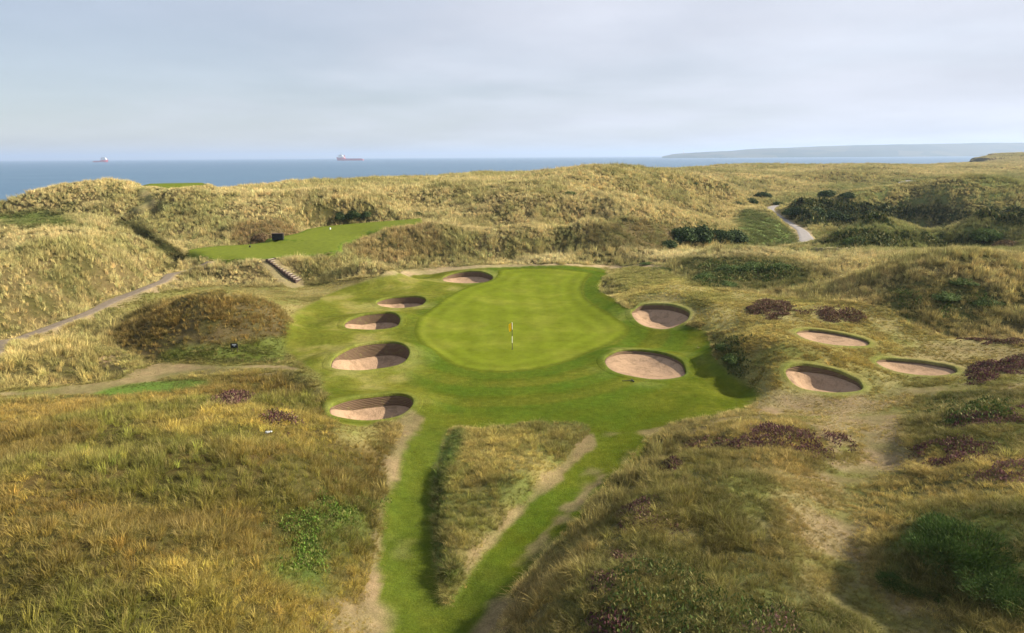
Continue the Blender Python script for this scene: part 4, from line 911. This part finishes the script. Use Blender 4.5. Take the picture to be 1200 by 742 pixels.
TH = [
 ([(325,606),(360,592),(430,580),(436,615),(398,648),(370,668),(322,668),(337,640)], 'bright green nettle patch low on the left foreground mound', 'nettle', .32, 420, .85),
 ([(925,247),(945,236),(1000,238),(1060,243),(1120,246),(1112,258),(1040,262),(975,266),(940,262)], 'long dark thicket along the shaded bank right of the gravel track', 'thick', 1.3, 40, 2.0),
 ([(1130,250),(1180,248),(1240,252),(1240,262),(1180,264),(1140,260)], 'dark thicket on the far bank at the right edge', 'thick', 1.1, 40, 2.0),
 ([(965,283),(990,274),(1040,274),(1100,277),(1150,278),(1150,288),(1060,290),(990,290)], 'dark thicket added over the shaded face of the mound right of the gravel track', 'thick', .9, 50, 1.6),  # scrub added to darken a face that lies in shade
 ([(800,322),(830,312),(880,308),(930,314),(935,328),(880,334),(830,336)], 'loose green scrub spread through the hollow right of the green', 'scrub', .6, 60, 1.3),
 ([(1040,352),(1070,340),(1120,344),(1165,352),(1150,372),(1100,370),(1060,366)], 'dark scrub on the shaded slope of the right dune', 'scrub', .5, 60, 1.2),
 ([(700,742),(720,690),(745,655),(800,650),(850,680),(900,710),(960,742),(960,770),(700,770)], 'broad dark green scrub at the bottom edge of the right foreground mound', 'scrub', .35, 150, 1.1),
 ([(1085,478),(1130,468),(1180,470),(1190,486),(1140,500),(1090,496)], 'green scrub on the brow of the right mound', 'scrub', .3, 110, 1.1),
 ([(1060,660),(1100,640),(1150,668),(1230,690),(1230,730),(1150,720),(1090,700)], 'dark green scrub round the foot of the large rush clump', 'scrub', .4, 130, 1.1),
 ([(845,400),(862,398),(872,420),(868,442),(852,430)], 'dark scrub down the steep bank between green and grassy knoll', 'thick', .45, 90, 1.2),
]
for i, (pts, lab, tone, h_, dn_, lf) in enumerate(TH): heather(pts, lab, tone, h_, 40+i, dn_, (-.9 if i == 8 else -.15), 'scrub_thicket', 'scrub', 'low scrub thickets', lf, .3 if i == 8 else .7 if dn_ > 100 else 1.2)

# ------------------------------------------------------------------ flagstick
fp = hit([600.3], [409.5])[0]
root = empty('flagstick', tuple(fp)); tag(root, 'yellow golf flag on a striped stick standing in the hole', 'flag')
mm, _, _ = mat('stick_white', (.75, .75, .70), .4); md_, _, _ = mat('stick_dark', (.05, .05, .05), .5); my = blade_mat('flag_yellow', '', False, (.92, .68, .02), .5, tipf=0, lo=1, hi=1); mh, _, _ = mat('cup_dark', (.02, .02, .02), .9)
for k in range(4):
    q = MB(); q.cyl((0, 0, k*.55-(.05 if k == 0 else 0)), (0, 0, k*.55+.55), .022, n=8); q.build('pole_section', md_ if k in (0, 2) else mm, root)
rows = []
for j in range(9):
    t = j/8; rows.append([(-(.02+.27*t*(1-.25*s)), .09*math.sin(t*6+s*2)*t, 2.2-.62*s-.14*t) for s in np.linspace(0, 1, 6)])
V, Fq = lofted(rows); fl = link('flag', mesh_np('flag', V, Fq), root, [my]); sf = fl.modifiers.new('cloth', 'SOLIDIFY'); sf.thickness = .006
q = MB(); q.cyl((0, 0, .012), (0, 0, .035), .075, n=16); q.build('cup', mh, root)

# ------------------------------------------------------------------ steps up to the tee
M_wood = noisy('sleeper_wood', (.42, .36, .30), .6, 1.25, 5, bs=.4, bd=.02); M_riser = noisy('sleeper_riser', (.08, .06, .05), scale=6)
pa = hit([316], [304.5])[0]; pb = hit([351], [330])[0]; pa[2] = 3.2; pb[2] = float(samp(Z, pb[0], pb[1]))
root = empty('wooden_steps', tuple(pb)); tag(root, 'flight of timber steps climbing the bank to the tee lawn', 'steps')
NS = 12; dv = pa-pb; hd = math.atan2(dv[1], dv[0]); run = math.hypot(dv[0], dv[1])/NS; ris = dv[2]/NS
for k in range(NS):
    c_ = dv*(k+.5)/NS; top = ris*(k+1)
    q = MB(); q.box((c_[0], c_[1], top+.05), (run*.62, 1.15, .07), hd); q.build('tread', M_wood, root, bevel=.012)
    q = MB(); q.box((c_[0]-math.cos(hd)*run*.24, c_[1]-math.sin(hd)*run*.24, top-.13), (.06, 1.12, ris+.2), hd); q.build('riser', M_riser, root)
for s in (-1, 1):
    q = MB(); n_ = np.array([-math.sin(hd), math.cos(hd), 0])*s*.63
    for k in range(NS): 
        c_ = dv*(k+.5)/NS+n_; q.box((c_[0], c_[1], ris*(k+1)-.14), (run*1.02, .10, ris+.34), hd)
    q.build('side_board', M_riser, root)

# ------------------------------------------------------------------ small things
M_blk, _, _ = mat('black_paint', (.015, .016, .018), .5); M_wht, _, _ = mat('white_paint', (.75, .77, .78), .5); M_stone = noisy('pale_stone', (.36, .38, .38), .8, 1.15, 6)
p = hit([326], [281])[0]; root = empty('tee_box', tuple(p), .1); tag(root, 'small black wooden box standing at the back of the tee lawn', 'box')
q = MB(); q.box((0, 0, .42), (1.5, .8, .84)); q.build('body', M_blk, root, bevel=.02); q = MB(); q.box((0, 0, .88), (1.6, .9, .08)); q.build('lid', M_riser, root, bevel=.01)
p = hit([275], [412])[0]; root = empty('hole_sign', tuple(p), 0); root.scale = (.78, .78, .78); tag(root, 'small dark sign with a white strip at the foot of the brown mound', 'sign')
q = MB(); q.box((0, 0, .62), (.72, .06, .46)); q.build('board', M_blk, root, bevel=.01); q = MB(); q.box((.02, -.035, .72), (.42, .012, .10)); q.build('white_strip', M_wht, root)
q = MB(); q.box((.03, -.035, .60), (.12, .012, .06)); q.build('white_mark', M_wht, root)
for s in (-1, 1): q = MB(); q.box((s*.28, .02, .22), (.05, .05, .48)); q.build('leg', M_riser, root)
p = hit([315], [512])[0]; q = MB()
for k in range(3): q.box((.09*(k-1), .04*k, .26), (.15, .14, .1-.02*k), k*.7, .7)
o = q.build('pale_stone', M_stone, None, bevel=.03); o.location = p; tag(o, 'small pale stone lying in the grass below the right heather tuft', 'stone')
p = hit([737], [447])[0]; root = empty('bunker_rake', tuple(p), .15); tag(root, 'short dark rake lying on the turf just below the widest right-hand bunker', 'rake')
q = MB(); q.cyl((-.5, 0, .07), (.25, 0, .07), .02, n=6); q.build('handle', M_blk, root)
q = MB(); q.box((.27, 0, .06), (.06, .5, .05))
for k in range(9): q.box((.27, -.22+.055*k, .02), (.02, .02, .07))
q.build('rake_head', M_blk, root)
for (u, v, lab) in ((293, 290, 'dark tee marker on the near left part of the tee lawn'), (387, 269, 'white tee marker near the narrow far part of the tee lawn')):
    p = hit([u], [v])[0]; root = empty('tee_marker', tuple(p)); tag(root, lab, 'tee marker', 'markers on the tee lawn')
    q = MB(); q.cyl((0, 0, 0), (0, 0, .22), .13, .11, 12); q.cyl((0, 0, .22), (0, 0, .30), .11, .05, 12); q.build('block', M_blk if u < 300 else M_wht, root, bevel=.01); q = MB(); q.cyl((0, 0, -.1), (0, 0, .02), .03, n=6); q.build('spike', M_riser, root)

# ------------------------------------------------------------------ ships
M_red, _, _ = mat('hull_red', (.42, .05, .05), .5); M_navy, _, _ = mat('hull_dark', (.035, .045, .09), .5); M_deck, _, _ = mat('deck', (.20, .10, .08), .8); M_glass, _, _ = mat('bridge_glass', (.03, .05, .07), .2); M_grey, _, _ = mat('mast_grey', (.25, .28, .30), .6); M_buff, _, _ = mat('house_white', (.78, .78, .76), .5)
def ship(name, u, v, ulen, bow, hullm, label, tall, houselen, low):
    p = at_z(u, v, SEA); D = np.linalg.norm(p-CAM); Ln = ulen/F_PX*D; Bm = Ln*.17
    root = empty(name, tuple(p)); tag(root, label, 'ship')
    st = np.linspace(-.5, .5, 25); rows = []; fb = Ln*low
    for s_ in st:
        wd = 1 if s_ < .25 else max(.02, 1-((s_-.25)/.25)**2*.98); wd *= 1 if s_ > -.45 else .9
        hgt = fb*(1+(1.05 if s_ > .5-houselen*1.15 else 0)+max(0, s_-.2)*1.2)
        x = s_*Ln; fl = max(0, s_-.3)*Ln*.14
        rows.append([(x, -Bm*.42*wd, -1.5), (x+fl, -Bm/2*wd, hgt), (x+fl, 0, hgt-.02*Ln*0), (x+fl, Bm/2*wd, hgt), (x, Bm*.42*wd, -1.5)])
    V, Fq = lofted(rows); V[:, 0] *= bow; me = mesh_np('hull', V, Fq); link('hull', me, root, [hullm], False)
    q = MB(); q.box((-.49*Ln*bow, 0, fb/2-.7), (Ln*.02, Bm*.9, fb+1.2)); q.build('transom', hullm, root)
    hx_ = (.5-houselen*.62)*Ln*bow; z0 = fb*2.0; hl = houselen*Ln
    q = MB(); q.box((hx_, 0, z0+tall*.14*Ln), (hl*.85, Bm*.86, tall*.28*Ln)); q.box((hx_+hl*.05*bow, 0, z0+tall*.40*Ln), (hl*.62, Bm*.78, tall*.26*Ln)); q.box((hx_+hl*.08*bow, 0, z0+tall*.60*Ln), (hl*.48, Bm*.9, tall*.15*Ln)); sup = q.build('superstructure', M_buff, root)
    q = MB(); q.box((hx_+hl*.08*bow, 0, z0+tall*.62*Ln), (hl*.50, Bm*.92, tall*.06*Ln)); q.build('bridge_window', M_glass, sup)
    q = MB(); q.cyl((hx_, 0, z0+tall*.66*Ln), (hx_, 0, z0+tall*1.25*Ln), Ln*.008, Ln*.004, 6); q.box((hx_, 0, z0+tall*.9*Ln), (Ln*.012, Bm*.5, Ln*.006)); q.build('mast', M_grey, root)
    q = MB(); q.box((hx_-hl*.42*bow, Bm*.25, z0+tall*.36*Ln), (hl*.14, Bm*.18, tall*.45*Ln)); q.build('funnel', hullm, root)
    q = MB(); q.box((-.14*Ln*bow, 0, fb+Ln*.006), (Ln*(.92-houselen-.12), Bm*.8, Ln*.012)); q.build('cargo_deck', M_deck, root)
    for s_ in (-1, 1):
        q = MB(); q.box((-.14*Ln*bow, s_*Bm*.46, fb+Ln*.012), (Ln*.6, Bm*.03, Ln*.024)); q.build('cargo_rail', hullm, root)
    return root
s1 = ship('supply_vessel', 118, 190.2, 14.5, 1, M_red, 'small red ship with white superstructure at the left on the sea', .26, .42, .075)
s2 = ship('cargo_ship', 410.5, 188.3, 29, -1, M_red, 'long low red ship with its bridge at the left end on the horizon', .16, .26, .055)

# ------------------------------------------------------------------ far shore buildings
p = hit
def on_head(u, v, y):
    d = rays(u, v); k = y/d[1]; return CAM+d*k
pt = on_head(801, 179.5, 6850); root = empty('lighthouse', (pt[0], pt[1], pt[2]-6)); tag(root, 'thin white lighthouse at the tip of the headland', 'lighthouse')
q = MB(); q.cyl((0, 0, 0), (0, 0, 36), 4.2, 2.8, 14); q.build('tower', M_buff, root, True); q = MB(); q.cyl((0, 0, 36), (0, 0, 40), 2.2, 2.2, 10); q.build('lantern', M_glass, root); q = MB(); q.cyl((0, 0, 40), (0, 0, 43), 2.8, .3, 10); q.build('cap', M_grey, root)
M_slate, _, _ = mat('slate_roof', (.12, .12, .13), .8)
hs_ = [(938,179.5,'white house left of all the others on the headland'),(1004,178.8,'lone white house on the middle of the headland'),(1040,178,'white house at the left end of the far village'),(1052,177.4,'second white house from the left in the far village'),(1063,178.4,'white house lowest in the left half of the far village'),(1078,177.4,'white house in the middle of the far village'),(1092,178.2,'white house low in the right half of the far village'),(1106,177,'second white house from the right in the far village'),(1121,178,'white house at the right end of the far village'),(1150,177,'white house apart from the village towards the right edge')]
for i, (u, v, lab) in enumerate(hs_):
    y_ = 6600; pt = on_head(u, v, y_); root = empty('distant_house', (pt[0], pt[1]-60, pt[2])); tag(root, lab, 'house', 'white houses on the headland')
    w_, h_ = 26+8*(i % 3), 9; q = MB(); q.box((0, 0, h_/2-8), (w_, 12, h_+16)); q.build('wall', M_buff, root)
    q = MB(); q.add([(-w_/2-.5, -6.5, h_), (w_/2+.5, -6.5, h_), (w_/2+.5, 6.5, h_), (-w_/2-.5, 6.5, h_), (-w_/2-.5, 0, h_+5), (w_/2+.5, 0, h_+5)], [(0, 1, 5, 4), (2, 3, 4, 5), (0, 4, 3), (1, 2, 5), (3, 2, 1, 0)]); q.build('roof', M_slate, root)
